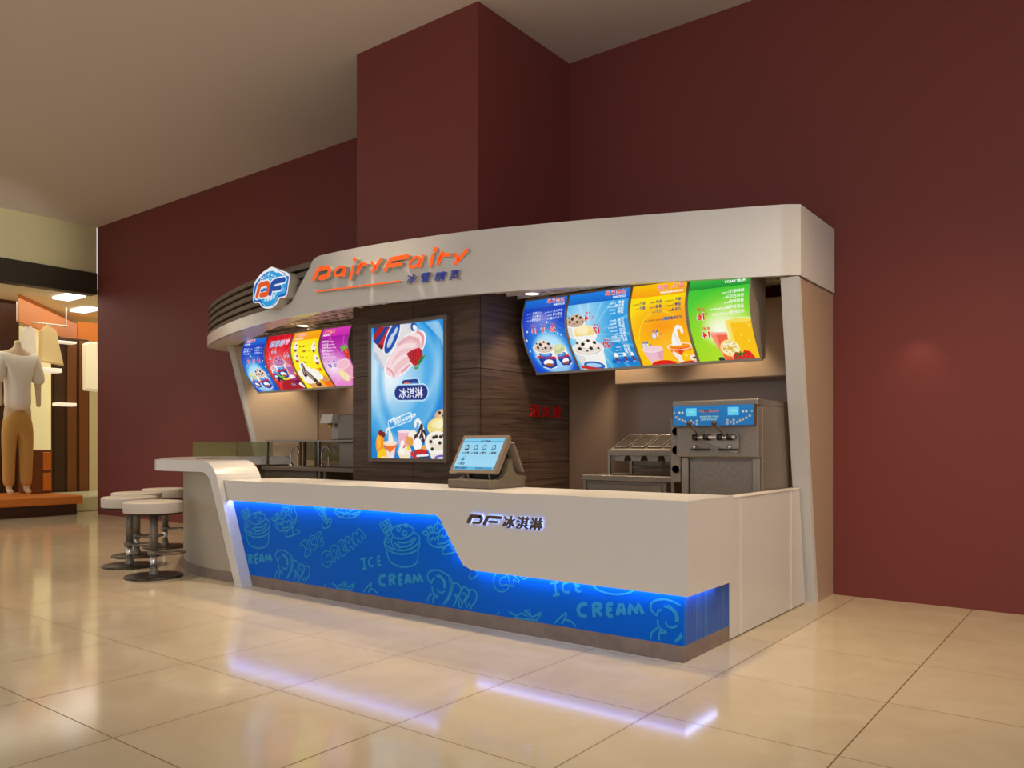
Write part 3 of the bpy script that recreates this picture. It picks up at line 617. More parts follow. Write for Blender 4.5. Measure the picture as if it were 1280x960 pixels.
    # swirl with bow
    s(A, sm([(838, 716), (812, 684), (810, 645), (840, 620), (888, 616), (935, 638), (975, 668), (994, 710), (990, 770), (965, 832), (928, 872)]))
    s(A, sm([(838, 716), (845, 690), (862, 678)])); s(A, sm([(872, 656), (905, 672), (930, 708), (932, 750)])); s(A, sm([(892, 650), (925, 680), (942, 718), (940, 750)])); s(A, sm([(880, 750), (890, 775), (915, 785), (938, 772)]))
    s(A, sm([(842, 738), (850, 785), (885, 815), (850, 822)])); s(A, sm([(968, 682), (980, 742), (962, 815), (930, 866)])); s(A, sm([(842, 790), (815, 818), (808, 850), (812, 880)])); s(A, sm([(858, 800), (848, 840), (858, 885)]))
    s(A, sm([(994, 716), (1025, 714), (1050, 736), (1060, 765), (1044, 800), (1052, 835), (1064, 855)])); s(A, sm([(1062, 770), (1078, 742), (1108, 756), (1118, 795), (1095, 840), (1072, 858)])); s(A, sm([(1105, 768), (1148, 764), (1176, 795), (1168, 850), (1140, 885), (1128, 925)]))
    s(A, sm([(1010, 788), (1024, 840), (998, 888)])); s(A, [(1024, 800), (1040, 850), (1050, 900)]); s(A, sm([(1060, 800), (1085, 790), (1100, 815), (1080, 845)])); s(A, [(1070, 858), (1060, 900), (1085, 925)]); s(A, [(1090, 850), (1100, 900), (1120, 860), (1130, 900)])
    # outlined ICE CREAM
    D = px2(12.8, 370, 650)
    for q in ([(65, 385), (140, 320), (180, 332), (165, 430), (195, 475), (240, 495), (225, 545), (165, 590), (140, 570), (155, 480), (120, 400), (75, 415)],
              [(300, 300), (300, 257), (260, 250), (212, 300), (205, 390), (240, 465), (285, 480), (335, 430), (325, 390), (280, 405), (250, 370), (255, 320)],
              [(325, 240), (345, 202), (390, 190), (410, 215), (380, 250), (375, 285), (425, 280), (430, 305), (395, 320), (397, 352), (440, 345), (445, 380), (390, 420), (350, 390)],
              [(540, 555), (545, 520), (490, 490), (430, 530), (412, 620), (440, 720), (500, 755), (560, 720), (578, 665), (550, 655), (500, 670), (478, 620), (500, 570)],
              [(555, 450), (580, 410), (625, 402), (665, 430), (670, 480), (640, 530), (695, 600), (680, 625), (630, 580), (635, 650), (618, 680), (595, 650), (570, 540)],
              [(670, 370), (700, 330), (745, 318), (775, 345), (735, 380), (740, 420), (785, 400), (795, 430), (755, 460), (765, 490), (805, 490), (810, 520), (750, 580), (710, 545), (690, 450)],
              [(785, 310), (800, 275), (850, 262), (885, 290), (930, 420), (910, 460), (880, 415), (860, 425), (862, 485), (840, 500), (820, 470), (790, 370)],
              [(905, 230), (930, 195), (985, 235), (975, 175), (1005, 135), (1050, 180), (1110, 265), (1090, 300), (1045, 250), (1060, 320), (1035, 360), (985, 300), (992, 370), (970, 408), (945, 380), (915, 290)]): s(D, smooth_path(q+[q[0]], 3)[:-1], .010, True)
    s(D, circ(850, 350, 20, 26), .009, True); s(D, circ(608, 483, 12, 20), .009, True)
    # cone, walnut, buttons, sprigs
    s(B, [(822, 135), (880, 240), (945, 330), (960, 318), (945, 240), (925, 140)], .011); s(B, [(850, 140), (950, 310)], .012); s(B, [(880, 140), (945, 290)], .012); s(B, [(905, 140), (950, 300)], .012); s(B, sm([(912, 318), (904, 350), (930, 372), (970, 355), (994, 312), (986, 286), (966, 290), (968, 312), (950, 332)]), .012)
    s(C, circ(660, 168, 68, 36), .012, True)
    for q in (0, .7, 1.4, 2.1, 2.8): s(C, [(660+68*math.cos(q), 168+34*math.sin(q)), (660+30*math.cos(q*2.3+1), 168+16*math.sin(q*2.3+1)), (660-60*math.cos(q*1.3), 168-30*math.sin(q*1.3))], .009)
    s(B, circ(315, 105, 28, 28, 9, 0, math.pi)); s(B, circ(392, 105, 28, 28, 9, 0, math.pi)); s(B, [(522, 112), (522, 136)])
    s(A, [(92, 715), (130, 740), (160, 722), (185, 742), (180, 712), (215, 745), (262, 712), (235, 765), (120, 750)]); s(A, [(20, 745), (42, 722), (44, 745)]); s(A, [(170, 712), (200, 698), (198, 745)])
    s(A, sm([(322, 784), (348, 752), (386, 712), (378, 750), (362, 785)])); s(A, sm([(380, 755), (410, 765), (440, 805)])); s(A, [(575, 830), (596, 812)])
    # repeat period from the cups in the photograph
    x1 = at_y(323.3, 684.4, YB)[0]; x2 = at_y(505, 708.3, YB)[0]; PER = x2-x1
    def cutz(x): return float(np.interp(x, [p[0] for p in CUT], [p[1] for p in CUT]))
    for k in (-1, 0, 1, 2):
        for pts, w, cl in S:
            q = [(x+k*PER, z) for x, z in pts]
            if cl: q = q+[q[0]]
            run = []
            def flush(r):
                if len(r) > 1:
                    cnt_[0] += 1; Y = YB-.0010-cnt_[0]*6e-6; L, R, _ = ribbon2d(r, w); n = len(L); mb.add([(p[0], Y, p[1]) for p in L]+[(p[0], Y, p[1]) for p in R], [(i, i+1, n+i+1, n+i) for i in range(n-1)])
            # densify
            dq = []
            for i in range(len(q)-1):
                a, b = np.array(q[i]), np.array(q[i+1]); m = max(1, int(np.linalg.norm(b-a)/.02))
                for j in range(m): dq.append(tuple(a+(b-a)*j/m))
            dq.append(tuple(q[-1]))
            for p in dq:
                if -6.72+(.8-p[1])*.40 < p[0] < -2.09 and .108 < p[1] < cutz(p[0])-.0: run.append(p)
                else: flush(run); run = []
            flush(run)
    o = mb.build('line_drawing', M_bline, [c for c in cnt.children if c.name.startswith('blue_panel')][0]); o['label'] = 'pale blue line drawings of ice cream cups, sundaes and the words ICE CREAM'
doodles()
# DF logo strokes in a 2D letter box: D width ~1.55, F width ~1.5, height 1 ; sheared
def df_strokes(kind):
    if kind == 'D': return [([(.15, .16), (.42, .80), (1.30, .80)], .36), ([(1.28, .82), (1.46, .74), (1.38, .30), (1.22, .10), (.66, .10)], .20)]
    return [([(.12, .06), (.40, .74), (.58, .83), (1.68, .83)], .30), ([(.62, .34), (1.28, .34)], .24)]
def rounded(pts, r=.08):
    out = [pts[0]]
    for i in range(1, len(pts)-1):
        a, b, c = map(np.array, pts[i-1:i+2]); d1 = (a-b)/np.linalg.norm(a-b); d2 = (c-b)/np.linalg.norm(c-b); q = min(r, np.linalg.norm(a-b)/2.2, np.linalg.norm(c-b)/2.2)
        p0, p1 = b+d1*q, b+d2*q
        for t in np.linspace(0, 1, 5): out.append(tuple((1-t)**2*p0+2*t*(1-t)*b+t*t*p1))
    out.append(pts[-1]); return out
# counter logo, backlit
def counter_logo():
    yb, yf = YF-.012, YF-.028
    t = thing('counter_sign', 'small brown backlit DF 冰淇淋 lettering on the counter front', 'sign', (-3.4, YF, .78))
    x0 = at_y(583, 655, yf)[0]; x1 = at_y(626, 655, yf)[0]; H = .066; zb = .746; sc = (x1-x0)/3.35
    for kind, ox in (('D', 0), ('F', 1.60)):
        mb = MB()
        for pts, w in df_strokes(kind):
            q = [(x0+(ox+x)*sc, zb+y*H) for x, y in rounded(pts)]; stroke3d(mb, q, w*.068, 'y', yf, yb, False, 0, 0, 1)
        mb.build('letter', [M_brownl, M_halo], t)
    x = at_y(627, 655, yf)[0]; xe = at_y(678, 655, yf)[0]; wd = (xe-x)/3
    for i, ch in enumerate('冰淇淋'):
        V, T = text_tris(ch, .012); k = wd*.90/V[:, 0].max(); h0 = V[:, 1].min(); kz = .084/(V[:, 1].max()-h0)
        sh = .18
        text_solid(ch, lambda u, v, tt, i=i: (x+wd*i+u*k+(v-h0)*kz*sh, yf+(yb-yf)*tt, .734+(v-h0)*kz), 1, .012).build('letter', [M_brownl, M_brownl, M_halo], t)
counter_logo()
# right side counter
t = thing('side_counter', 'white panelled side counter between front counter and right support wall', 'counter', (-2.1, 5.9, 0))
MB().prism([(5.105, .008), (6.70, .008), (6.55, .945), (5.065, .945), (5.065, .428), (5.105, .428)], 'x', -2.15, -2.084).build('panel', M_white, t); spn = COL.objects[-1]
for y in (5.305, 6.345): MB().box(-2.085, -2.078, y-.006, y+.006, .01, .94).build('seam_strip', M_white2, spn)
MB().box(-2.155, -2.078, 5.065, 6.56, .945, .957, bev=.003).build('top_cap', M_white2, t)
MB().box(-2.14, -2.09, 5.11, 6.69, 0, .008).build('shadow_gap', M_dark, t)
# ================================================================== BAR COUNTER (left)
def bar():
    t = thing('bar_counter', 'white curved bar counter folding down to the floor in a slanted leg', 'bar counter', (-8, 5, 0))
    outer = [(-7.16, 4.30), (-7.78, 4.30), (-7.93, 4.31), (-8.03, 4.35), (-8.08, 4.40)]+smooth_path([(-8.12, 4.43), (-8.6, 4.75), (-9.15, 5.12), (-9.65, 5.6), (-9.98, 6.2), (-10.08, 6.7), (-10.1, 7.185)], 6)
    inner = smooth_path([(-9.08, 7.185), (-9.08, 6.85), (-9.2, 6.48), (-9.35, 6.2), (-9.2, 5.75), (-8.7, 5.25), (-8.2, 4.92), (-7.8, 4.80), (-7.5, 4.78)], 5)+[(-7.16, 4.78)]
    mb = MB(); mb.prism(outer+inner, 'z', 1.045, 1.155)
    # ribbon fold: outer & inner profile in x,z
    def prof(cx, cz, r, x_top, z_top, foot):
        pts = [(x_top, z_top)]
        for a in np.linspace(90, 18, 10): pts.append((cx+r*math.cos(math.radians(a)), cz+r*math.sin(math.radians(a))))
        return pts+[foot]
    po = prof(-7.06, .875, .28, -7.16, 1.155, (-6.405, 0)); pi_ = prof(-7.075, .865, .18, -7.16, 1.045, (-6.515, 0))
    po[-1] = (-6.405, 0); n = len(po); vs = []
    for a, b in zip(po, pi_): vs += [(a[0], 4.30, a[1]), (a[0], 4.78, a[1]), (b[0], 4.78, b[1]), (b[0], 4.30, b[1])]
    mb.add(vs, [(4*i+k, 4*i+(k+1) % 4, 4*i+4+(k+1) % 4, 4*i+4+k) for i in range(n-1) for k in range(4)]+[(4*n-4, 4*n-3, 4*n-2, 4*n-1)])
    mb.build('bar_top', M_white, t)
    bo = smooth_path([(-6.60, 4.40), (-6.9, 4.40), (-7.25, 4.42), (-7.65, 4.51), (-8.0, 4.655), (-8.32, 4.87), (-8.9, 5.3), (-9.4, 5.8), (-9.68, 6.4), (-9.75, 7.23)], 6)
    bi = offset_path(bo, .05)
    if np.mean([p[1] for p in bi]) < np.mean([p[1] for p in bo]): bi = offset_path(bo, -.05)
    def wall(pa, pb, z0, z1, name, m, zf=None):
        mb = MB(); vs = []
        for a, b in zip(pa, pb): 
            zt = z1 if zf is None else min(z1, zf(a[0])); vs += [(a[0], a[1], z0), (a[0], a[1], zt), (b[0], min(b[1], 7.24), zt), (b[0], min(b[1], 7.24), z0)]
        k = len(pa); mb.add(vs, [(4*i+j, 4*i+(j+1) % 4, 4*i+4+(j+1) % 4, 4*i+4+j) for i in range(k-1) for j in range(4)]+[(0, 1, 2, 3), tuple(range(4*k-4, 4*k))], 0, False); return mb.build(name, m, t)
    zf = lambda x: float(np.interp(x, [-7.1, -7.0, -6.9, -6.60], [1.045, 1.02, .86, .30]))
    wall(bo, bi, .10, 1.045, 'body', M_beige2, zf)
    po2 = offset_path(bo, -.006) if np.mean([p[1] for p in offset_path(bo, -.006)]) < np.mean([p[1] for p in bo]) else offset_path(bo, .006)
    wall(po2, bi, 0, .10, 'plinth', M_stone)
M_beige2 = speckle('bar_body_laminate', (168, 158, 142), (178, 168, 152), 60, .5)
bar()
# glass screen on the bar
def glass():
    t = thing('glass_guard', 'low green tinted glass guard in two panes on the bar', 'glass guard', (-9.4, 6.2, 1.155))
    for a, b in (((-9.66, 5.75), (-9.36, 6.20)), ((-9.35, 6.215), (-9.10, 6.58))):
        d = np.array(b)-np.array(a); d = d/np.linalg.norm(d); n = np.array([-d[1], d[0]])*.005
        mb = MB(); c = [np.array(a)-n, np.array(b)-n, np.array(b)+n, np.array(a)+n]
        vs = [(*p, 1.157) for p in c]+[(*p, 1.342) for p in c]
        pn = mb.add(vs, [(3, 2, 1, 0), (4, 5, 6, 7), (0, 1, 5, 4), (1, 2, 6, 5), (2, 3, 7, 6), (3, 0, 4, 7)]).build('pane', M_glass, t)
        MB().tube([(a[0], a[1], 1.346), (b[0], b[1], 1.346)], .004, 6).build('edge', M_gedge, pn)
glass()
# ================================================================== STOOLS
def stool():
    t = thing('bar_stool', '', 'stool', (0, 0, 0), 'bar stools along the bar counter')
    MB().lathe([(.0, .752), (.24, .753), (.264, .750), (.274, .742), (.276, .735), (.276, .655), (.272, .642), (0, .642)], n=40).build('seat', M_seat, t); seat = COL.objects[-1]
    MB().lathe([(.0, .640), (.262, .640), (.262, .630), (.24, .622), (0, .622)], n=40).build('seat_pan', M_dark, seat)
    MB().lathe([(.0, .622), (.039, .622), (.039, .26), (0, .26)], n=24).build('upper_column', M_dpole, t)
    MB().lathe([(.0, .262), (.052, .262), (.055, .25), (.055, .225), (.048, .215), (0, .215)], n=24).build('collar', M_dpole, t); col_ = COL.objects[-1]
    MB().lathe([(.0, .216), (.031, .216), (.031, .08), (0, .08)], n=24).build('lower_column', M_chrome, t)
    MB().lathe([(.0, .085), (.036, .085), (.042, .06), (.042, .035), (.05, .022), (0, .022)], n=24).build('boot', M_dpole, t)
    MB().lathe([(.0, .028), (.10, .028), (.262, .020), (.272, .014), (.272, .0), (0, .0)], n=48).build('base_disc', M_dbase, t)
    d = Vector((RT[0], RT[1], 0)); e = Vector((-RT[1], RT[0], 0)); P = lambda a, b, z=.238: Vector((0, 0, z))+d*a+e*b
    MB().tube([P(.03, -.035), P(.12, -.10), P(.25, -.12), P(.285, -.07), P(.285, .07), P(.25, .12), P(.12, .10), P(.03, .035)], .009, 8).build('footrest', M_dpole, col_)
    MB().tube([P(.03, 0, .60), P(.08, 0, .585), P(.10, 0, .555)], .007, 8).build('height_lever', M_dpole, t)
    return t
def copy_tree(o, parent=None):
    c = o.copy(); COL.objects.link(c)
    if parent: c.parent = parent; c.matrix_parent_inverse = o.matrix_parent_inverse.copy()
    for ch in list(o.children): copy_tree(ch, c)
    return c
st = stool()
for i, ((px, py), lb) in enumerate(zip([(192, 721), (161.7, 707.7), (171, 695), (206.5, 684)], ['white round bar stool nearest the camera, beside the curved bar body', 'white round bar stool second from the front, furthest left in the photo', 'white round bar stool third from the front, seat half hidden behind another', 'white round bar stool furthest back, half hidden by the curved bar body'])):
    o = st if i == 0 else copy_tree(st); p = at_z(px, py, 0); o.location = (p[0], p[1], 0); o['label'] = lb
# ================================================================== POSTER
def df_art(A, ox, oy, sc, kinds=('D', 'F'), cols=((244, 92, 20), (20, 84, 176)), halo=(255, 255, 255), hw=.16, slope=0, flipx=False):
    for halo_pass in (True, False):
        for kind, dx, c in zip(kinds, (0, 1.55), cols):
            for pts, w in df_strokes(kind):
                q = []
                for x, y in rounded(pts): X = ox+(dx+x)*sc; q.append((X, oy-y*sc*.78-slope*(X-ox)))
                if halo_pass: 
                    if halo is not None: A.line(q, (w+hw)*sc, halo)
                else: A.line(q, w*sc*.85, c)
def cup_pic(A, cx, cy, rw, h, rot=0, cup=(246, 244, 240), ice=(236, 214, 200), bits=None, band=True, tap=.72, label=True, seed=1):
    """paper cup seen a little from above: rim ellipse centre cx,cy"""
    rnd = random.Random(seed); c, q = math.cos(rot), math.sin(rot)
    R = lambda x, y: (cx+x*c-y*q, cy+x*q+y*c)
    body = [R(-rw, 0)]+[R(-rw+(rw-rw*tap)*t, h*t) for t in (.5, 1)]+[R(rw*tap*math.cos(a), h+rw*.25*math.sin(a)) for a in np.linspace(math.pi, 0, 9)]+[R(rw-(rw-rw*tap)*t, h*t) for t in (1, .5, 0)]
    A.poly(body, cup); sh = [R(rw*.45, .02), R(rw, 0), R(rw*tap, h), R(rw*tap*.5, h+.02)]; A.poly(sh, [v*.88 for v in cup], .7)
    if band: A.poly([R(-rw*.86, h*.46), R(rw*.86, h*.40), R(rw*.83, h*.52), R(-rw*.84, h*.60)], (214, 30, 34)); A.poly([R(-rw*.84, h*.60), R(rw*.83, h*.52), R(rw*tap, h), R(0, h+rw*.24), R(-rw*tap, h)], (18, 62, 160))
    if label: p = R(0, h*.34); A.ell(*p, rw*.62, h*.16, (24, 88, 190), rot); A.ell(*p, rw*.5, h*.09, (150, 196, 236), rot, k=.7)
    if band: p = R(.0, h*.78); A.ell(*p, rw*.5, h*.16, (250, 250, 255), rot+.2); A.ell(p[0], p[1]+h*.13, rw*.45, h*.08, (176, 88, 40), rot)
    A.ell(cx, cy, rw*1.05, rw*.48, (250, 248, 244), rot); A.ell(cx, cy-.01, rw*.96, rw*.42, ice, rot)
    dk = [v*.86 for v in ice]; lt = [min(255, v*1.08) for v in ice]
    A.ell(cx, cy-rw*.18, rw*.80, rw*.42, ice, rot); A.ell(cx-rw*.1, cy-rw*.36, rw*.52, rw*.32, lt, rot)
    for k in range(3): A.arc(cx, cy-rw*.12*k, rw*(.85-.2*k), rw*(.36-.07*k), .2, 2.9, rw*.07, dk, .7, rot)
    A.arc(cx, cy-rw*.34, rw*.3, rw*.16, 3.4, 6.4, rw*.06, dk, .7, rot)
    for bx, by, br in (bits or []): 
        p = R(bx*rw, by*rw); A.poly([(p[0]+br*rw*math.cos(a)*rnd.uniform(.7, 1.2), p[1]+br*rw*.8*math.sin(a)*rnd.uniform(.7, 1.2)) for a in np.linspace(0, 2*math.pi, 8)[:-1]], (34, 24, 26))
COOK = [(-.55, -.35, .15), (-.15, -.5, .12), (.25, -.3, .16), (.55, -.05, .14), (-.2, -.02, .14), (-.7, .0, .1), (.1, .12, .08), (.6, -.4, .09)]
def textlines(A, lines, x, y, h, dy, col, anchor=0, bold=.015, rot=0):
    for i, l in enumerate(lines): A.text(l, x, y+i*dy, h, col, rot, bold, 0, anchor)
def streaks(A, cx, cy, n, r0, r1, col, k=.25, w=.012, seed=3):
    rnd = random.Random(seed)
    for i in range(n):
        a = 2*math.pi*i/n+rnd.uniform(-.1, .1); A.poly([(cx+r0*math.cos(a), cy+r0*math.sin(a)), (cx+r1*math.cos(a-w*3), cy+r1*math.sin(a-w*3)), (cx+r1*math.cos(a+w*3), cy+r1*math.sin(a+w*3))], col, k)
def soft_swirl(A, cx, cy, s, col=(252, 248, 240), dk=(226, 212, 198)):
    """soft-serve cone swirl with curled tip; s = size"""
    A.poly([(cx-.42*s, cy), (cx-.36*s, cy-.55*s), (cx-.30*s, cy-1.0*s), (cx-.1*s, cy-1.35*s), (cx+.15*s, cy-1.0*s), (cx+.34*s, cy-.5*s), (cx+.45*s, cy)], col)
    A.line([(cx-.22*s, cy-.9*s), (cx-.18*s, cy-1.32*s), (cx-.42*s, cy-1.55*s), (cx-.68*s, cy-1.42*s), (cx-.72*s, cy-1.12*s)], .26*s, col); A.line([(cx-.72*s, cy-1.15*s), (cx-.70*s, cy-.98*s)], .13*s, col)
    for k in (.0, .35, .7): A.line([(cx-.3*s+k*.3*s, cy-.1*s), (cx-.15*s+k*.2*s, cy-.6*s), (cx-.08*s+k*.05*s, cy-1.1*s)], .05*s, dk, .6)
def art_base_blue_swirl(A):
    A.vgrad(0, A.asp, (10, 60, 190), (10, 70, 205)); A.rad(.45, 1.0, .62, .62, (40, 190, 245), .8); A.rad(.40, 1.0, .42, .42, (190, 240, 255), .7)
    for r in (.42, .52, .60): A.arc(.45, .98, r, r*.95, 2.6, 5.6, .012, (40, 150, 235), .5)
def menu_cyclone(small=True):
    A = Art(150, 225, (10, 52, 180)); art_base_blue_swirl(A); A.vgrad(0, .19, (22, 118, 220), (12, 84, 200)); A.line([(0, .19), (1, .19)], .008, (10, 40, 140), .6)
    A.text('冰雪风暴', .06, .105, .075, (255, 244, 236), 0, .045, .1); A.text('冰雪风暴', .06, .105, .075, (235, 60, 50), 0, .01, .1); A.text('ICE STORM', .06, .165, .035, (255, 255, 255), 0, .06)
    textlines(A, ['草莓冰雪', '芒果冰雪', '巧克力冰雪'], .07, .30, .040, .065, (255, 255, 255)); textlines(A, ['Strawberry', 'Mango', 'Choco'], .31, .30, .028, .065, (220, 235, 255))
    textlines(A, ['小雪飘香', '小雪可可', '小雪咖啡'], .56, .30, .040, .065, (255, 255, 255)); textlines(A, ['Vanilla', 'Cocoa', 'Mocha'], .80, .30, .028, .065, (220, 235, 255))
    for x, n, l in ((.22, '20', '大 杯'), (.46, '17', '中 杯'), (.68, '14', '小 杯')):
        A.text(l, x, .548, .034, (250, 80, 80), 0, .03); A.text(n, x, .66, .090, (255, 255, 255), 0, .10); A.text(n, x, .66, .090, (238, 40, 40), 0, .05); A.text('￥', x-.06, .62, .03, (238, 60, 60), 0, .05)
    for x, y, r in ((.42, .48, .018), (.9, .62, .018), (.95, .78, .02), (.2, .70, .014), (.85, 1.12, .014), (.94, 1.0, .018), (.13, .74, .012), (.78, 1.28, .02)): A.ell(x, y, r, r, (235, 248, 255))
    A.ell(.46, 1.12, .40, .44, (200, 236, 255), .5, .1, .7)
    cup_pic(A, .27, 1.02, .17, .32, .25, ice=(206, 214, 160), bits=None, seed=4); cup_pic(A, .60, .96, .24, .40, -.05, ice=(228, 206, 192), bits=COOK, seed=2)
    return A
def menu_tower():
    A = Art(190, 222, (20, 150, 225)); A.vgrad(0, A.asp, (60, 170, 235), (0, 130, 205)); A.rad(.74, .45, .5, .8, (190, 230, 252), .9); A.rad(.80, .95, .5, .6, (160, 225, 250), .8)
    streaks(A, .62, .62, 16, .05, .9, (235, 250, 255), .28); A.vgrad(0, .16, (26, 130, 226), (16, 104, 206)); A.line([(0, .16), (1, .16)], .008, (10, 70, 170), .6)
    A.text('冰雪风暴', .06, .085, .062, (255, 244, 236), 0, .045, .1); A.text('冰雪风暴', .06, .085, .062, (235, 60, 50), 0, .01, .1); A.text('ICE STORM', .06, .135, .03, (255, 255, 255), 0, .06)
    textlines(A, ['香草', '奥利奥', '咖啡', '草莓', '', '芒果', '抹茶', '蓝莓', '红豆', '香芋', '榛果巧克力', '焦糖可可仁', '', '绿茶', '香橙', '芝麻', '杏仁'], .07, .225, .036, .0475, (255, 255, 255), bold=.02)
    textlines(A, ['Vanilla', 'Oreo bit', 'Coffee', 'Berry', '', 'Mango', 'Matcha', 'Blueberry', 'Redbean', 'Taro', '    Hazelnut choco', '    Caramel cocoa', '', 'Green', 'Orange', 'Sesame', 'Almond'], .20, .225, .026, .0475, (235, 248, 255), bold=.03)
    cup_pic(A, .86, .42, .17, .2, .0, ice=(206, 176, 150), bits=COOK, band=False, label=False, seed=5); A.ell(.72, .60, .19, .13, (252, 248, 240)); A.ell(.73, .58, .17, .11, (250, 228, 150)); A.ell(.76, .54, .10, .07, (255, 240, 190))
    for k in range(3): A.arc(.73, .58, .15-.04*k, .10-.025*k, 0, 3.4, .009, (226, 190, 96), .7)
    A.poly([(.55, .62), (.90, .62), (.88, .78), (.60, .78)], (246, 244, 240)); cup_pic(A, .74, .82, .25, .40, .0, ice=(240, 232, 220), bits=COOK, label=False, band=False, seed=7)
    A.ell(.74, 1.10, .17, .07, (24, 88, 190), -.15); A.ell(.74, 1.095, .13, .035, (170, 210, 240), -.15); A.poly([(.60, 1.17), (.96, 1.08), (.97, 1.13), (.62, 1.22)], (206, 40, 36))
    for n, x, y in (('14', .60, .42), ('17', .48, .60), ('20', .36, .82)): A.text('大 杯', x, y-.10, .026, (238, 50, 50), 0, .05); A.text(n, x, y, .085, (255, 255, 255), 0, .09); A.text(n, x, y, .085, (236, 28, 28), 0, .06); A.text('￥', x-.05, y-.03, .026, (236, 40, 40), 0, .05)
    A.poly([(.02, 1.02), (.40, 1.02), (.42, 1.05), (.42, 1.09), (.02, 1.09)], (12, 96, 200))
    for x in (.07, .19, .33): s_ = .6 if x < .3 else .8; A.poly([(x-.03*s_, .98), (x+.035*s_, .98), (x+.022*s_, 1.06), (x-.02*s_, 1.06)], (120, 40, 50)); A.ell(x, .965, .045*s_, .035*s_, (252, 250, 246)); A.ell(x, .94, .03*s_, .03*s_, (252, 250, 246)); A.text('小杯', x-.03, 1.083, .02, (230, 240, 255), 0, .04)
    return A
def menu_sundae():
    A = Art(165, 225, (255, 200, 0)); A.vgrad(0, A.asp, (255, 232, 0), (255, 196, 0)); A.rad(.45, .72, .62, .42, (252, 150, 0), .7); A.rad(.42, 1.0, .35, .3, (255, 190, 40), .8); A.arc(.48, .98, .44, .52, 3.3, 6.1, .02, (255, 222, 60), .6); A.rad(.0, .6, .3, .4, (252, 160, 10), .8)
    A.vgrad(0, .215, (255, 196, 0), (252, 162, 10)); A.line([(0, .215), (1, .215)], .008, (236, 150, 0), .7)
    A.text('圣代、奶昔', .06, .115, .070, (255, 255, 255), 0, .045, .1); A.text('圣代、奶昔', .06, .115, .070, (238, 70, 150), 0, .01, .1); A.text('SUNDAE MILKSHAKE', .06, .185, .032, (255, 255, 255), 0, .06)
    nb = (30, 40, 150); br = (120, 80, 60)
    textlines(A, ['草莓', '菠萝', '芒果汁'], .08, .33, .040, .075, nb); textlines(A, ['Strawberry', 'Pineapple', 'Mango'], .20, .33, .026, .075, br, bold=.02)
    textlines(A, ['香草', '香橙', '可乐'], .42, .33, .040, .075, nb); textlines(A, ['Vanilla', 'Orange', 'Cola'], .53, .33, .026, .075, br, bold=.02)
    textlines(A, ['蓝莓', '香芋'], .72, .33, .040, .075, nb); textlines(A, ['Blueberry', 'Taro'], .83, .33, .024, .075, br, bold=.02)
    A.text('红豆奶昔专送', .08, .60, .036, nb, 0, .03); A.text('(新品)', .30, .60, .036, (30, 110, 210), 0, .03); A.text('Red bean milkshake now', .42, .60, .024, br, 0, .02)
    for n, x, y in (('10', .55, .88), ('13', .78, 1.05)): A.text('单 价', x-.02, y-.1, .034, (60, 120, 210), 0, .05); A.text(n, x, y, .095, (70, 110, 200), 0, .08); A.text(n, x, y, .095, (252, 252, 255), 0, .035); A.text('￥', x-.07, y-.05, .034, (60, 120, 210), 0, .05)
    A.ell(.22, 1.05, .22, .06, (250, 236, 214), 0); A.ell(.22, 1.045, .19, .045, (250, 150, 20)); A.poly([(.02, 1.06), (.42, 1.06), (.36, 1.26), (.30, 1.36), (.16, 1.36), (.08, 1.26)], (248, 120, 30)); A.poly([(.06, 1.2), (.14, 1.14), (.24, 1.22), (.36, 1.12), (.39, 1.16), (.30, 1.36), (.16, 1.36)], (248, 236, 222)); A.poly([(.20, 1.08), (.28, 1.10), (.25, 1.2), (.18, 1.18)], (230, 60, 20)); A.arc(.22, 1.05, .22, .06, 0, 6.3, .012, (255, 240, 220))
    soft_swirl(A, .26, 1.03, .20)
    A.poly([(.53, 1.06), (.91, 1.06), (.82, 1.36), (.62, 1.36)], (240, 190, 205)); A.poly([(.53, 1.10), (.66, 1.10), (.66, 1.36), (.62, 1.36)], (226, 160, 180), .8); A.ell(.72, 1.06, .19, .06, (250, 226, 232)); A.ell(.72, 1.055, .165, .048, (246, 206, 216))
    A.ell(.10, 1.26, .15, .13, (255, 196, 10)); A.ell(.04, 1.27, .07, .055, (250, 236, 214)); A.ell(.02, 1.27, .04, .02, (140, 50, 20)); A.ell(.16, 1.22, .03, .03, (255, 222, 90))
    A.ell(.60, 1.36, .24, .09, (226, 20, 20)); A.arc(.60, 1.36, .24, .09, 3.1, 6.2, .012, (250, 210, 40)); A.ell(.10, 1.37, .22, .05, (214, 24, 26)); A.ell(.0, 1.34, .06, .03, (240, 180, 180))
    return A
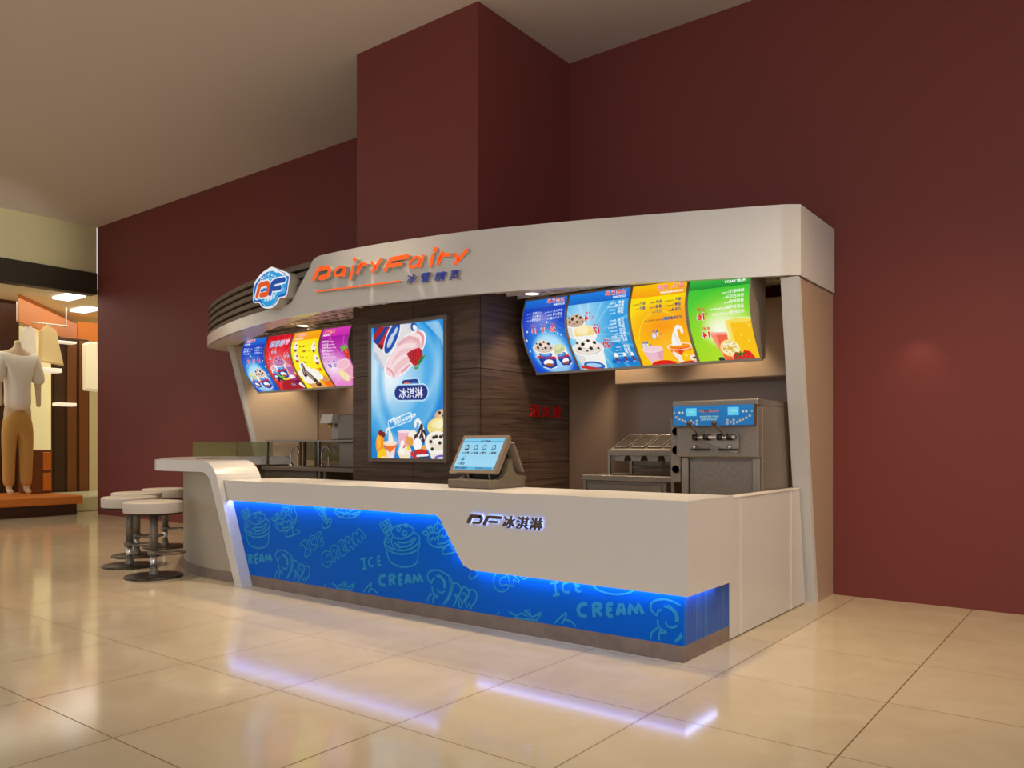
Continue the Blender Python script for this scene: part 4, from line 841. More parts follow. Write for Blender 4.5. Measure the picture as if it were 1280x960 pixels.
def menu_fruit():
    A = Art(165, 225, (60, 200, 60)); A.vgrad(0, A.asp, (40, 196, 56), (170, 222, 30)); A.rad(.35, .95, .8, .75, (190, 232, 40), .8); A.rad(.40, .78, .42, .40, (240, 252, 190), .8); A.rad(.55, .85, .3, .3, (255, 255, 240), .9)
    A.vgrad(0, .20, (70, 200, 70), (30, 150, 50)); A.line([(0, .20), (1, .20)], .008, (20, 120, 40), .8)
    A.text('鲜榨果汁', .08, .085, .075, (255, 255, 255), 0, .045, .1); A.text('鲜榨果汁', .08, .085, .075, (120, 90, 220), 0, .01, .1); A.text('FRUIT PARTY', .08, .150, .042, (255, 255, 255), 0, .06)
    textlines(A, ['鲜榨橙汁', '鲜榨西瓜汁', '鲜榨柠檬', '香蕉草莓汁', '木瓜奶昔'], .09, .31, .042, .075, (255, 255, 255), bold=.02); textlines(A, ['Orange', 'Lemon', 'Berry', 'Banana&Strawberry', 'Carrot&Pineapple'], .31, .31, .030, .075, (255, 255, 255), bold=.02)
    for n, l, x, y in (('16', '大 杯', .74, .66), ('14', '中 杯', .70, .95)): A.text(l, x-.02, y-.13, .040, (240, 70, 70), 0, .05); A.text(n, x, y, .105, (255, 255, 255), 0, .09); A.text(n, x, y, .105, (232, 26, 30), 0, .045); A.text('￥', x-.06, y-.06, .035, (240, 70, 70), 0, .05)
    A.poly([(.42, .88), (.70, .86), (.56, 1.34), (.44, 1.36)], (246, 100, 70)); A.poly([(.42, .88), (.70, .86), (.69, .90), (.42, .92)], (255, 220, 200), .6); A.poly([(.60, .88), (.70, .86), (.57, 1.32)], (255, 190, 170), .5)
    A.poly([(.0, .72), (.42, .72), (.36, 1.1), (.26, 1.40), (.0, 1.40)], (252, 196, 10)); A.poly([(.34, .72), (.42, .72), (.36, 1.1), (.26, 1.40), (.23, 1.4), (.32, 1.1)], (255, 226, 110), .9); A.ell(.20, .72, .22, .03, (250, 220, 90)); A.arc(.20, .71, .22, .03, 3.1, 6.3, .01, (240, 250, 200))
    for x, y in ((.05, .80), (.2, .95), (.3, .86), (.1, 1.05), (.08, .76)): A.ell(x, y, .012, .012, (255, 240, 170))
    A.ell(.43, 1.15, .16, .15, (252, 222, 110)); A.ell(.43, 1.15, .14, .13, (250, 240, 200)); rnd = random.Random(5)
    for i in range(46): a = rnd.uniform(0, 6.28); r = rnd.uniform(0, .125); A.ell(.43+r*math.cos(a), 1.15+r*.95*math.sin(a), .010, .014, (222, 176, 40), a)
    for x, y, c in ((.18, 1.31, (222, 26, 34)), (.33, 1.33, (206, 30, 40))): A.poly([(x-.11, y+.06), (x-.05, y-.08), (x+.04, y-.11), (x+.10, y-.02), (x+.09, y+.09), (x, y+.11)], c); [A.ell(x-.06+.03*k, y-.03+.02*((k*7) % 5), .006, .008, (250, 190, 90)) for k in range(5)]
    for a in (-2.4, -1.6, -.9, .2): A.line([(.29, 1.27), (.29+.09*math.cos(a), 1.30+.07*math.sin(a))], .025, (40, 110, 30))
    A.ell(.50, 1.37, .10, .03, (240, 90, 30)); A.ell(.62, 1.33, .05, .035, (30, 44, 40)); A.ell(.60, 1.315, .02, .01, (110, 140, 130))
    return A
def menu_berry():
    A = Art(150, 225, (222, 10, 34)); A.vgrad(0, A.asp, (214, 4, 30), (226, 20, 40)); A.rad(.50, .85, .75, .62, (255, 120, 110), .9); A.rad(.50, .90, .42, .40, (255, 236, 226), .8); streaks(A, .5, .85, 22, .1, .9, (255, 190, 180), .2)
    A.poly([(.1, 1.5), (.25, 1.22), (.6, 1.18), (1, 1.08), (1, 1.5)], (170, 20, 40)); 
    A.text('至尊鲜', .14, .30, .135, (252, 252, 255), 0, .045, .15); A.text('至尊鲜', .14, .30, .135, (70, 180, 236), 0, .01, .15); A.text('冰雪', .60, .27, .11, (255, 255, 255), 0, .045, .15); A.text('冰雪', .60, .27, .11, (240, 150, 190), 0, .01, .15); A.line([(.86, .12), (.92, .19)], .012, (255, 200, 200)); A.line([(.93, .10), (.86, .20)], .012, (255, 200, 200))
    for x, y, n in ((.16, .62, '20'), (.28, .48, '17'), (.40, .47, '14'), (.76, .60, '16'), (.88, .60, '14')): A.text('杯', x, y-.09, .03, (250, 190, 190), 0, .04); A.text(n, x-.02, y, .060, (255, 255, 255), 0, .09); A.text(n, x-.02, y, .060, (90, 180, 226), 0, .03)
    for x, y in ((.52, .53), (.15, .72), (.80, .70)): A.line([(x-.06, y), (x+.08, y)], .018, (70, 130, 190))
    cup_pic(A, .24, .86, .14, .30, .25, ice=(226, 186, 206), bits=[(-.3, -.2, .12), (.3, -.1, .1)], seed=8); cup_pic(A, .50, .72, .22, .38, 0, ice=(196, 130, 178), bits=None, seed=9)
    for x, y in ((.42, .62), (.52, .66), (.58, .60), (.46, .70), (.6, .68)): A.ell(x, y, .03, .02, (110, 40, 110))
    A.poly([(.72, .80), (.94, .82), (.88, 1.16), (.76, 1.14)], (176, 100, 160)); A.ell(.83, .81, .11, .035, (216, 160, 200)); 
    for x, y, c in ((.22, 1.12, (20, 24, 50)), (.30, 1.17, (30, 20, 40)), (.36, 1.12, (28, 24, 60)), (.18, 1.18, (60, 20, 40)), (.26, 1.24, (220, 50, 50)), (.40, 1.19, (60, 60, 70))): A.ell(x, y, .05, .045, c)
    A.ell(.30, 1.06, .07, .03, (90, 190, 50), .5); A.ell(.40, 1.09, .07, .03, (110, 200, 60), .2); A.ell(.50, 1.16, .16, .03, (250, 210, 40))
    A.poly([(.66, 1.14), (.90, 1.14), (.96, 1.30), (.86, 1.36), (.74, 1.26)], (90, 20, 80)); A.ell(.76, 1.12, .11, .07, (250, 240, 250)); A.ell(.80, 1.18, .09, .04, (190, 40, 130)); A.poly([(.82, 1.34), (.92, 1.28), (1.0, 1.42), (.94, 1.46)], (248, 244, 250)); A.ell(.95, 1.02, .04, .035, (250, 220, 100)); A.text('新品', .56, 1.36, .05, (120, 190, 230), 0, .05)
    return A
def menu_cone():
    A = Art(150, 225, (255, 224, 0)); A.vgrad(0, A.asp, (255, 216, 0), (255, 240, 10)); A.rad(.5, .6, .6, .6, (255, 246, 40), .6); A.rad(.9, 1.45, .5, .4, (252, 120, 10), .9); A.vgrad(0, .22, (252, 176, 0), (250, 156, 10))
    A.text('圣代系列', .07, .125, .070, (255, 255, 255), 0, .045, .1); A.text('圣代系列', .07, .125, .070, (240, 80, 150), 0, .01, .1); A.text('SUNDAE CONES', .06, .195, .032, (255, 255, 255), 0, .07)
    for x, y in ((.16, .36), (.82, .42), (.17, .62), (.86, .72)):
        A.poly([(x-.06, y+.04), (x+.06, y+.04), (x+.035, y+.13), (x-.03, y+.13)], (70, 50, 140)); A.ell(x, y+.02, .085, .06, (250, 246, 240)); A.ell(x, y-.05, .05, .06, (250, 246, 240)); A.ell(x+.02, y-.02, .03, .03, (150, 90, 130)); A.ell(x-.04, y+.10, .03, .02, (220, 40, 40)) if y > .6 else None
    for x, y, a, b in ((.30, .40, '草莓奶昔', 'Berry'), (.42, .52, '香蕉船', 'Banana'), (.30, .66, '巧克力', 'Choco'), (.26, .78, '蓝莓奶油', 'Blueberry cream')): A.text(a, x, y, .034, (120, 60, 20), 0, .04); A.text(b, x+.20, y, .022, (120, 80, 30), 0, .02)
    A.text('18', .80, 1.02, .085, (230, 40, 20), 0, .06); A.text('￥', .74, .97, .03, (230, 40, 20), 0, .05)
    A.poly([(.08, 1.24), (.20, 1.18), (.60, 1.36), (.70, 1.46), (.50, 1.5), (.2, 1.5)], (226, 160, 90)); A.poly([(.62, 1.2), (.90, 1.16), (.96, 1.26), (.74, 1.38)], (222, 150, 84))
    for x, y, rx, ry in ((.14, 1.06, .13, .10), (.30, .90, .13, .16), (.46, 1.0, .12, .12), (.62, 1.06, .15, .12), (.24, 1.24, .18, .12), (.44, 1.2, .2, .16), (.68, 1.16, .14, .10)): A.ell(x, y, rx, ry, (252, 246, 236))
    A.poly(smooth_path([(.27, .78), (.33, .80), (.36, .95), (.44, 1.08), (.54, 1.26), (.56, 1.38), (.44, 1.34), (.36, 1.22), (.30, 1.12), (.22, 1.16), (.17, 1.10), (.22, .96), (.27, .78)], 4), (66, 34, 20))
    for q in ([(.30, .84), (.26, .98), (.22, 1.08)], [(.33, .94), (.36, 1.06), (.46, 1.22)], [(.30, 1.0), (.34, 1.12), (.42, 1.26)]): A.line(q, .02, (240, 226, 214), .9)
    A.ell(.50, 1.38, .09, .07, (60, 32, 18)); A.ell(.50, 1.34, .07, .04, (130, 84, 50)); A.poly([(.72, 1.36), (.95, 1.30), (1, 1.36), (1, 1.5), (.8, 1.5)], (250, 110, 20))
    return A
def menu_shake():
    A = Art(150, 225, (180, 10, 160)); A.vgrad(0, A.asp, (160, 0, 150), (236, 130, 206)); A.rad(.30, .98, .75, .5, (255, 236, 250), .9); streaks(A, .9, .9, 14, .1, 1.2, (255, 200, 244), .25); A.vgrad(0, .22, (222, 60, 184), (204, 40, 172)); A.line([(0, .22), (1, .22)], .01, (150, 10, 140), .7)
    A.text('鲜果奶昔', .07, .125, .070, (255, 244, 210), 0, .045, .1); A.text('鲜果奶昔', .07, .125, .070, (240, 90, 60), 0, .015, .1); A.text('MILKSHAKE', .06, .19, .036, (255, 255, 255), 0, .07)
    textlines(A, ['草莓奶昔', '香橙奶昔', '芒果奶昔', '蓝莓奶昔', '香芋奶昔', '哈 密 瓜'], .08, .36, .042, .072, (255, 255, 255), bold=.02); textlines(A, ['Strawberry', 'Sweet orange', 'Mango milkshake', 'Blueberry', 'Taro milk', 'Hami melon'], .32, .36, .028, .072, (255, 230, 250), bold=.04)
    for n, l, x in (('25', '大杯', .18), ('21', '中杯', .38)): A.text(l, x-.02, .83, .035, (60, 110, 190), 0, .04); A.text(n, x-.02, .95, .080, (40, 70, 170), 0, .06)
    A.poly([(.44, .96), (.94, .86), (1.0, 1.1), (1.0, 1.5), (.72, 1.3)], (240, 168, 196)); A.poly([(.44, .96), (.58, 1.02), (.84, 1.42), (.72, 1.3)], (248, 200, 216)); A.ell(.68, .90, .26, .115, (250, 214, 226), -.25); A.ell(.68, .90, .235, .095, (246, 190, 208), -.25)
    A.ell(.92, .66, .09, .13, (220, 50, 36), -.3); A.ell(.90, .62, .03, .03, (250, 130, 100)); [A.line([(.86, .55), (.86+.13*math.cos(a), .55+.10*math.sin(a))], .035, (110, 190, 60)) for a in (-2.8, -2.1, -1.2, -.4, 2.6)]
    A.ell(.52, 1.20, .14, .17, (250, 220, 120), -.5); A.ell(.52, 1.20, .115, .145, (250, 232, 190), -.5); A.ell(.52, 1.2, .03, .04, (255, 250, 240)); [A.line([(.52, 1.20), (.52+.1*math.cos(a), 1.20+.13*math.sin(a))], .008, (244, 200, 120)) for a in np.linspace(0, 6.28, 9)]
    A.poly([(.70, 1.30), (.92, 1.40), (1, 1.5), (.70, 1.5)], (226, 60, 40))
    return A
# profile of the curved face (y,z)
def board(name_label, X0, X1, prof, art, back_y, first=False):
    t = thing('menu_board', name_label, 'menu board', ((X0+X1)/2, prof[0][0], prof[0][1]), 'curved backlit menu boards')
    pr = np.array(smooth_path(prof, 8)); L = np.concatenate([[0], np.cumsum(np.hypot(*np.diff(pr, axis=0).T))]); L /= L[-1]
    g = .012
    def place(u, v, off=-.003):
        vv = .012+v*.976; y = np.interp(vv, L, pr[:, 0]); z = np.interp(vv, L, pr[:, 1]); return np.stack([X0+g+(X1-X0-2*g)*u, y+off, z], 1)
    fl = [(p[0], p[1]) for p in pr]
    mb = MB(); pts = fl+[(back_y, fl[-1][1]+.01), (back_y, fl[0][1])]; mb.prism(pts, 'x', X0+.004, X1-.004); lb = mb.build('light_box', M_mframe2, t)
    # frame: two curved side rails, top and bottom rails
    for xa, xb in ((X0, X0+g), (X1-g, X1)):
        mb = MB(); a = [(p[0]-.010, p[1]) for p in fl]; b = [(p[0]+.01, p[1]) for p in reversed(fl)]; mb.prism(a+b, 'x', xa, xb).build('side_rail', M_mframe, t)
    MB().box(X0, X1, fl[0][0]-.010, fl[0][0]+.02, fl[0][1]-.010, fl[0][1]+.008).build('top_rail', M_mframe, t)
    MB().box(X0, X1, fl[-1][0]-.014, fl[-1][0]+.02, fl[-1][1]-.012, fl[-1][1]+.010).build('bottom_rail', M_mframe, t)
    o = art_mesh('menu_panel', art, place, M_menu, lb); return t
M_menu = art_material('menu_print', .95); M_mframe2 = mat('menu_box_side', (160, 146, 130), .4, .1)
RP = [(6.25, 2.709), (6.195, 2.53), (6.20, 2.40), (6.275, 2.22), (6.44, 2.010)]
LP = [(6.00, 2.650), (5.945, 2.48), (5.95, 2.36), (6.02, 2.19), (6.19, 1.984)]
a1 = menu_cyclone(); a1.flip(); a2 = menu_tower(); a2.flip(); a3 = menu_sundae(); a3.flip(); a4 = menu_fruit(); a4.flip()
xr = [-4.62, -4.108, -3.443, -2.899, -2.348]
for i, (ar, lb) in enumerate(zip((a1, a2, a3, a4), ('curved dark blue menu board of ice cream cups right of the pillar', 'curved light blue menu board with stacked ice cream tubs', 'curved orange yellow menu board with sundae and pink shake', 'curved green menu board with juice glasses and strawberries'))):
    board(lb, xr[i], xr[i+1], RP, ar, 6.52)
xl = [-8.865, -8.375, -7.862, -7.338, -6.83]
for i, (ar, lb) in enumerate(zip((menu_cyclone(), menu_berry(), menu_cone(), menu_shake()), ('curved dark blue menu board at the far left of the kiosk', 'curved red menu board with berry ice cream cups', 'curved yellow menu board with chocolate topped sundae', 'curved magenta menu board with pink milkshake beside the pillar'))):
    board(lb, xl[i], xl[i+1], LP, ar, 6.26)
for i, (x, y, zt) in enumerate(((-8.6, 6.03, 2.65), (-7.6, 6.03, 2.65), (-4.42, 6.28, 2.709), (-3.5, 6.28, 2.709))):
    tag(MB().box(x-.07, x+.07, y, y+.10, zt+.01, zt+.035, bev=.004).build('hanging_bracket', M_white2), ['white bracket above the blue left menu board', 'white bracket above the yellow left menu board', 'white bracket above the dark blue right menu board', 'white bracket above the light blue right menu board'][i], 'bracket', 'menu board brackets')
def poster():
    X0, X1, Z0, Z1 = -6.155, -5.072, 1.135, 2.540; y = 5.60
    t = thing('lightbox_poster', 'tall backlit ice cream poster in a grey frame on the wood cladding', 'poster', ((X0+X1)/2, 5.67, Z0))
    fx = .042
    MB().box(X0+.005, X1-.005, y+.02, 5.668, Z0+.005, Z1-.005).build('light_box', M_frame, t); lb = bpy.context.scene.collection.objects[-1]
    fr = MB(); fr.box(X0, X0+fx, y, y+.03, Z0, Z1, bev=.006); fr.box(X1-fx, X1, y, y+.03, Z0, Z1, bev=.006); fr.box(X0+fx, X1-fx, y, y+.03, Z1-fx*.9, Z1, bev=.006); fr.box(X0+fx, X1-fx, y, y+.03, Z0, Z0+fx*.9, bev=.006); fr.build('frame', M_frame, t)
    A = Art(200, 268, (0, 140, 220)); asp = A.asp
    # tracing helper: zoomed crops of the printed picture -> picture coordinates
    px0, px1 = 469, 560.4
    def U(px, py):
        p = at_y(px, py, y+.018); return ((p[0]-X0-fx)/(X1-X0-2*fx), (Z1-fx*.9-p[2])/(Z1-Z0-1.8*fx)*asp)
    Z3 = lambda x, y_: U(465+x/9.143, 395+y_/9.143)
    Z4 = lambda x, y_: U(465+x/9.6, 480+y_/9.6)
    P3 = lambda l: [Z3(*p) for p in l]; P4 = lambda l: [Z4(*p) for p in l]
    A.vgrad(0, asp, (10, 140, 222), (0, 128, 210)); A.rad(.30, .55, .75, .65, (225, 242, 253), .75); A.rad(.10, .45, .4, .4, (245, 250, 255), .8)
    for cx, cy, rx, ry, a0_, a1_, c, k in ((.30, .55, .62, .62, -1.4, 1.5, (160, 214, 246), .5), (.30, .50, .72, .75, -1.3, 1.3, (0, 110, 200), .5), (.28, .45, .50, .58, -.6, 2.0, (40, 160, 232), .6), (.5, .45, .48, .75, 1.6, 3.6, (150, 214, 248), .6), (.55, .5, .42, .62, 1.8, 3.4, (0, 130, 215), .5), (.6, .3, .34, .5, -1.6, 1.0, (200, 230, 250), .5)):
        A.arc(cx, cy, rx, ry, a0_, a1_, .09, c, k*.8, n=40, soft=.07)
    A.poly(P3([(600, 75), (760, 60), (830, 220), (830, 400), (780, 260)]), (190, 222, 246), .6)
    # big cup
    A.poly(P3([(20, 120), (450, 90), (560, 170), (200, 640), (150, 650), (110, 560), (20, 420)]), (226, 224, 226)); A.poly(P3([(20, 400), (60, 430), (150, 600), (150, 650), (110, 590), (20, 470)]), (190, 200, 220))
    rnd = random.Random(2)
    for i in range(14): c = Z3(rnd.uniform(60, 430), rnd.uniform(120, 500)); A.arc(c[0], c[1], .035, .03, rnd.uniform(0, 6), rnd.uniform(3, 9), .006, (214, 196, 160), .8)
    A.poly(P3([(20, 130), (190, 120), (60, 330), (20, 300)]), (26, 60, 140)); A.poly(P3([(80, 130), (180, 122), (20, 290), (20, 240)]), (170, 24, 30)); A.poly(P3([(200, 122), (270, 118), (120, 385), (60, 340)]), (206, 26, 30)); A.poly(P3([(150, 126), (200, 122), (70, 340), (45, 320)]), (20, 60, 150)); A.poly(P3([(90, 320), (130, 345), (110, 385), (65, 350)]), (90, 20, 26))
    c = Z3(232, 245); A.ell(c[0], c[1], .20, .085, (250, 250, 252), -1.02); A.ell(c[0], c[1], .18, .07, (18, 76, 170), -1.02); A.ell(*Z3(215, 280), .085, .03, (240, 246, 252), -1.0, k=.8); A.ell(*Z3(270, 180), .05, .02, (240, 246, 252), -1.0, k=.8)
    A.ell(*Z3(480, 130), .05, .04, (26, 70, 150), .8); A.ell(*Z3(490, 135), .035, .025, (240, 244, 250), .8)
    cx, cy = Z3(380, 440); cpts = [(230, 718), (165, 690), (142, 620), (160, 540), (220, 420), (320, 290), (430, 200), (520, 165), (590, 180), (618, 240), (600, 340), (545, 450), (440, 590), (340, 680)]
    ob = smooth_path(P3(cpts+[cpts[0]]), 6); A.poly(ob, (250, 250, 252))
    ctr = np.mean(P3(cpts), 0); A.poly([(ctr[0]+(x-ctr[0])*.92, ctr[1]+(y_-ctr[1])*.92) for x, y_ in ob], (240, 196, 200))
    for q, w_, col in (([(180, 640), (230, 480), (330, 360), (480, 340)], .05, (250, 226, 228)), ([(230, 690), (240, 580), (330, 480), (400, 440)], .045, (250, 230, 232)), ([(300, 330), (420, 250), (520, 280), (540, 330)], .04, (226, 170, 178)), ([(440, 210), (540, 240), (570, 330)], .035, (252, 234, 236)), ([(280, 690), (340, 620), (420, 560), (480, 520)], .05, (250, 222, 226)), ([(180, 600), (230, 640), (250, 700)], .02, (222, 140, 156)), ([(340, 640), (430, 560)], .015, (214, 120, 140)), ([(520, 180), (580, 230), (575, 340)], .03, (222, 140, 150))): A.line(smooth_path(P3(q), 5), w_, col, .8)
    A.poly(P3([(395, 430), (470, 385), (540, 362), (575, 400), (582, 470), (545, 530), (500, 575), (465, 555), (430, 500)]), (196, 22, 36))
    for i in range(5):
        for j in range(4): A.ell(*Z3(440+i*28, 410+j*36+(i % 2)*14), .008, .010, (120, 14, 30))
    A.line(P3([(600, 460), (570, 490), (530, 560), (520, 595), (490, 595)]), .02, (70, 150, 50)); A.line(P3([(575, 480), (540, 530)]), .035, (40, 120, 40))
    # logo
    sl = -.02
    A.line(P3([(365, 800), (370, 770), (500, 760), (510, 780)]), .10, (190, 232, 252)); A.line(P3([(365, 800), (372, 775), (500, 762), (505, 785)]), .075, (24, 48, 130))
    a_, b_ = Z3(355, 812), Z3(520, 800); df_art(A, a_[0], a_[1], (b_[0]-a_[0])/3.3, cols=((244, 92, 40), (60, 110, 190)), halo=None)
    l0, l1 = Z3(310, 940), Z3(582, 930); 
    A.line([(l0[0]+.01, l0[1]-.055), (l1[0]-.01, l1[1]-.05)], .175, (190, 232, 252)); A.line([(l0[0]+.01, l0[1]-.055), (l1[0]-.01, l1[1]-.05)], .145, (22, 44, 128))
    V, T_ = text_tris('冰淇淋', .02); A.text('冰淇淋', l0[0], l0[1]-.005, (l1[0]-l0[0])/V[:, 0].max(), (250, 250, 255), 0, .02)
    # speech tag
    A.line(P4([(200, 440), (250, 420), (258, 398), (270, 415), (450, 342), (472, 350), (478, 420), (465, 438), (220, 530), (205, 525), (196, 470), (200, 440)]), .010, (235, 246, 253)); p = Z4(222, 470); A.text('鲜香奶源', p[0], p[1], .028, (250, 252, 255), -.28, .05); p = Z4(272, 492); A.text('浓浓心意美味共享', p[0], p[1], .028, (250, 252, 255), -.28, .05)
    # bottom row
    e = lambda x, y_, rx, ry, c, rot=0: A.ell(*Z4(x, y_), rx/870, ry/870, c, rot)
    e(100, 720, 55, 100, (250, 150, 10)); e(85, 690, 25, 60, (255, 186, 50)); e(105, 585, 28, 26, (130, 14, 20)); e(140, 605, 22, 24, (110, 10, 16)); e(140, 855, 80, 62, (255, 200, 20)); e(140, 885, 28, 14, (255, 236, 170))
    A.poly(P4([(150, 710), (300, 700), (285, 780), (265, 890), (180, 890)]), (250, 110, 30)); A.poly(P4([(175, 780), (220, 820), (280, 760), (265, 890), (180, 890)]), (238, 226, 218)); e(222, 705, 80, 18, (250, 226, 200)); p = Z4(218, 695); soft_swirl(A, p[0]+.01, p[1], .088, (250, 236, 226)); A.arc(p[0]-.0, p[1]+.012, .09, .022, 0, 6.3, .008, (252, 244, 236))
    A.poly(P4([(310, 565), (480, 560), (450, 780), (330, 760)]), (240, 178, 196)); e(390, 566, 82, 14, (250, 228, 234))
    e(490, 620, 55, 50, (250, 240, 226)); A.poly(P4([(410, 620), (490, 640), (500, 740), (440, 740), (400, 700)]), (230, 160, 80))
    A.poly(P4([(300, 800), (470, 790), (460, 895), (340, 895)]), (246, 226, 190)); e(370, 790, 50, 42, (250, 244, 236)); e(430, 800, 45, 35, (246, 236, 220)); e(440, 765, 22, 18, (250, 210, 30)); e(375, 745, 22, 16, (190, 50, 30)); e(365, 720, 22, 36, (250, 246, 240), .2)
    p = Z4(600, 640); soft_swirl(A, p[0], p[1]+.02, .125)
    for q in ([(590, 490), (560, 580), (520, 640)], [(600, 500), (600, 580), (570, 660)], [(620, 560), (650, 620), (640, 700)], [(520, 620), (510, 690)], [(600, 600), (620, 690)]): A.line(P4(q), .026, (60, 24, 20))
    A.poly(P4([(490, 740), (650, 730), (660, 800), (560, 810)]), (232, 168, 96)); e(545, 720, 50, 55, (252, 250, 250)); A.poly(P4([(510, 790), (660, 795), (700, 895), (520, 895)]), (40, 50, 90)); e(585, 815, 75, 26, (200, 34, 40)); A.line(P4([(540, 860), (670, 850)]), .02, (240, 244, 250)); A.line(P4([(480, 830), (520, 880)]), .04, (214, 40, 40))
    e(850, 385, 95, 60, (222, 176, 130)); e(850, 360, 60, 40, (232, 196, 156)); [e(x, y_, 16, 14, (40, 24, 24)) for x, y_ in ((810, 345), (860, 378), (900, 368), (870, 312))]
    A.poly(P4([(700, 560), (915, 560), (915, 640), (740, 640)]), (246, 244, 240)); e(790, 515, 120, 78, (244, 222, 130)); e(800, 500, 85, 55, (250, 236, 170)); e(820, 480, 50, 35, (252, 244, 200)); [A.arc(*Z4(795, 510), .115-.03*k, .07-.02*k, 0, 3.4, .009, (222, 190, 90), .7) for k in range(3)]; e(790, 572, 8, 6, (220, 80, 30)); e(850, 574, 8, 6, (220, 80, 30))
    A.poly(P4([(640, 700), (915, 760), (915, 905), (720, 905)]), (238, 234, 226)); e(790, 700, 150, 95, (248, 244, 236)); e(800, 690, 115, 70, (238, 226, 206)); e(800, 670, 70, 40, (248, 240, 226)); [e(x, y_, 18, 14, (26, 20, 24)) for x, y_ in ((705, 690), (770, 630), (822, 632), (862, 618), (812, 705), (885, 684), (722, 778), (740, 640))]
    e(840, 885, 85, 26, (110, 80, 170)); e(840, 888, 60, 12, (210, 220, 246))
    def place(u, v): return np.stack([X0+fx+(X1-X0-2*fx)*u, np.full_like(u, y+.017), Z1-fx*.9-(Z1-Z0-1.8*fx)*v], 1)
    art_mesh('printed_panel', A, place, M_menu, lb)
poster()
# ================================================================== SIGN LETTERS ON THE CANOPY
def fascia_y(x): return float(np.interp(x, [p[0] for p in SP[20:-3]], [p[1] for p in SP[20:-3]]))
def canopy_sign():
    t = thing('canopy_sign', 'raised orange DairyFairy lettering with blue Chinese name on the canopy', 'sign', (-5.5, 5.1, 2.9))
    yf, yb = 5.06, 5.10
    K = lambda l: [(lambda p: (p[0], p[2]))(at_y(370+x/5.333, 290+y/5.333, yf)) for x, y in l]
    wpx = .0165   # metres per zoomed photo pixel (approx 5.33 zoom)
    W_ = lambda w: w*1.12*7.45/998/5.333
    def letter(strokes, m=None):
        mb = MB(); cx = K([strokes[0][0][0]])[0][0]; bk = fascia_y(min(max(cx, -6.4), -4.3))+.004; f = bk-.062
        for pts, w, cl in strokes:
            L_ = [(lambda p: (p[0], p[2]))(at_y(370+x/5.333, 290+y/5.333, f)) for x, y in pts]; stroke3d(mb, L_, W_(w), 'y', f, bk-.01, cl, 0, 1, 1)
        mb.build('letter', [m or M_orange, M_letters], t)
    r = lambda p: rounded(p, 14)
    ring = lambda x, y, rx, ry, tilt=-.35: [(x+rx*math.cos(a)+tilt*ry*math.sin(a), y+ry*math.sin(a)-.16*rx*math.cos(a)) for a in np.linspace(0, 2*math.pi, 22)[:-1]]
    letter([(r([(117, 314), (150, 246), (215, 236), (226, 256), (208, 296), (160, 306)]), 30, False)])
    letter([(ring(290, 262, 27, 28), 19, False), ([(318, 230), (310, 262), (318, 288)], 19, False)]) if 0 else letter([(ring(288, 262, 29, 30), 16, True), ([(326, 232), (316, 290)], 20, False)])
    letter([([(382, 228), (362, 300)][0:1]+[(362, 310)], 22, False), ([(390, 184), (391, 183)], 30, False)])
    letter([([(432, 212), (410, 270)], 22, False), (r([(416, 240), (440, 212), (466, 214)]), 20, False)])
    letter([([(506, 204), (530, 240)], 20, False), ([(568, 180), (508, 262)], 21, False)])
    letter([(r([(596, 252), (630, 182), (742, 162)]), 26, False), (r([(626, 224), (700, 212)]), 22, False)])
    letter([(ring(792, 200, 33, 33), 18, True), ([(846, 162), (824, 226)], 22, False)])
    letter([([(912, 152), (888, 222)][0:1]+[(898, 222)], 24, False), ([(926, 118), (927, 117)], 33, False)])
    letter([([(972, 140), (948, 212)], 24, False), (r([(956, 176), (984, 150), (1022, 152)]), 21, False)])
    letter([([(1060, 150), (1084, 186)], 22, False), ([(1138, 122), (1062, 208)], 23, False)])
    # underline
    mb = MB(); f = fascia_y(-5.9)-.05
    q = [(lambda p: (p[0], p[2]))(at_y(370+x/5.333, 290+y/5.333, f)) for x, y in ((136, 397), (692, 327))]; stroke3d(mb, q, W_(9), 'y', f, f+.05, False, 0, 1, 1); mb.build('underline', [M_orange, M_letters], t)
    for ch, x0, x1, yb_, yt_ in (('冰', 733, 806, 344, 280), ('雪', 826, 898, 336, 272), ('精', 920, 1002, 326, 264), ('灵', 1016, 1098, 318, 256)):
        V, T_ = text_tris(ch, .012); h0, h1 = V[:, 1].min(), V[:, 1].max(); wv = V[:, 0].max()
        cxx = at_y(370+x0/5.333, 290+yb_/5.333, 5.2)[0]; bk = fascia_y(cxx)+.004; f = bk-.035
        def pl(u, v, tt, x0=x0, x1=x1, yb_=yb_, yt_=yt_, f=f, bk=bk, wv=wv, h0=h0, h1=h1):
            s_ = (v-h0)/(h1-h0); X = x0+(x1-x0-10)*u/wv+10*s_; Y = yb_+(yt_-yb_)*s_-10*u/wv+4
            p = at_y(370+X/5.333, 290+Y/5.333, f); return (p[0], f+(bk-f-.008)*tt, p[2])
        text_solid(ch, pl, 1, .012).build('letter', [M_blue_l, M_letters, M_letters], t)
canopy_sign()
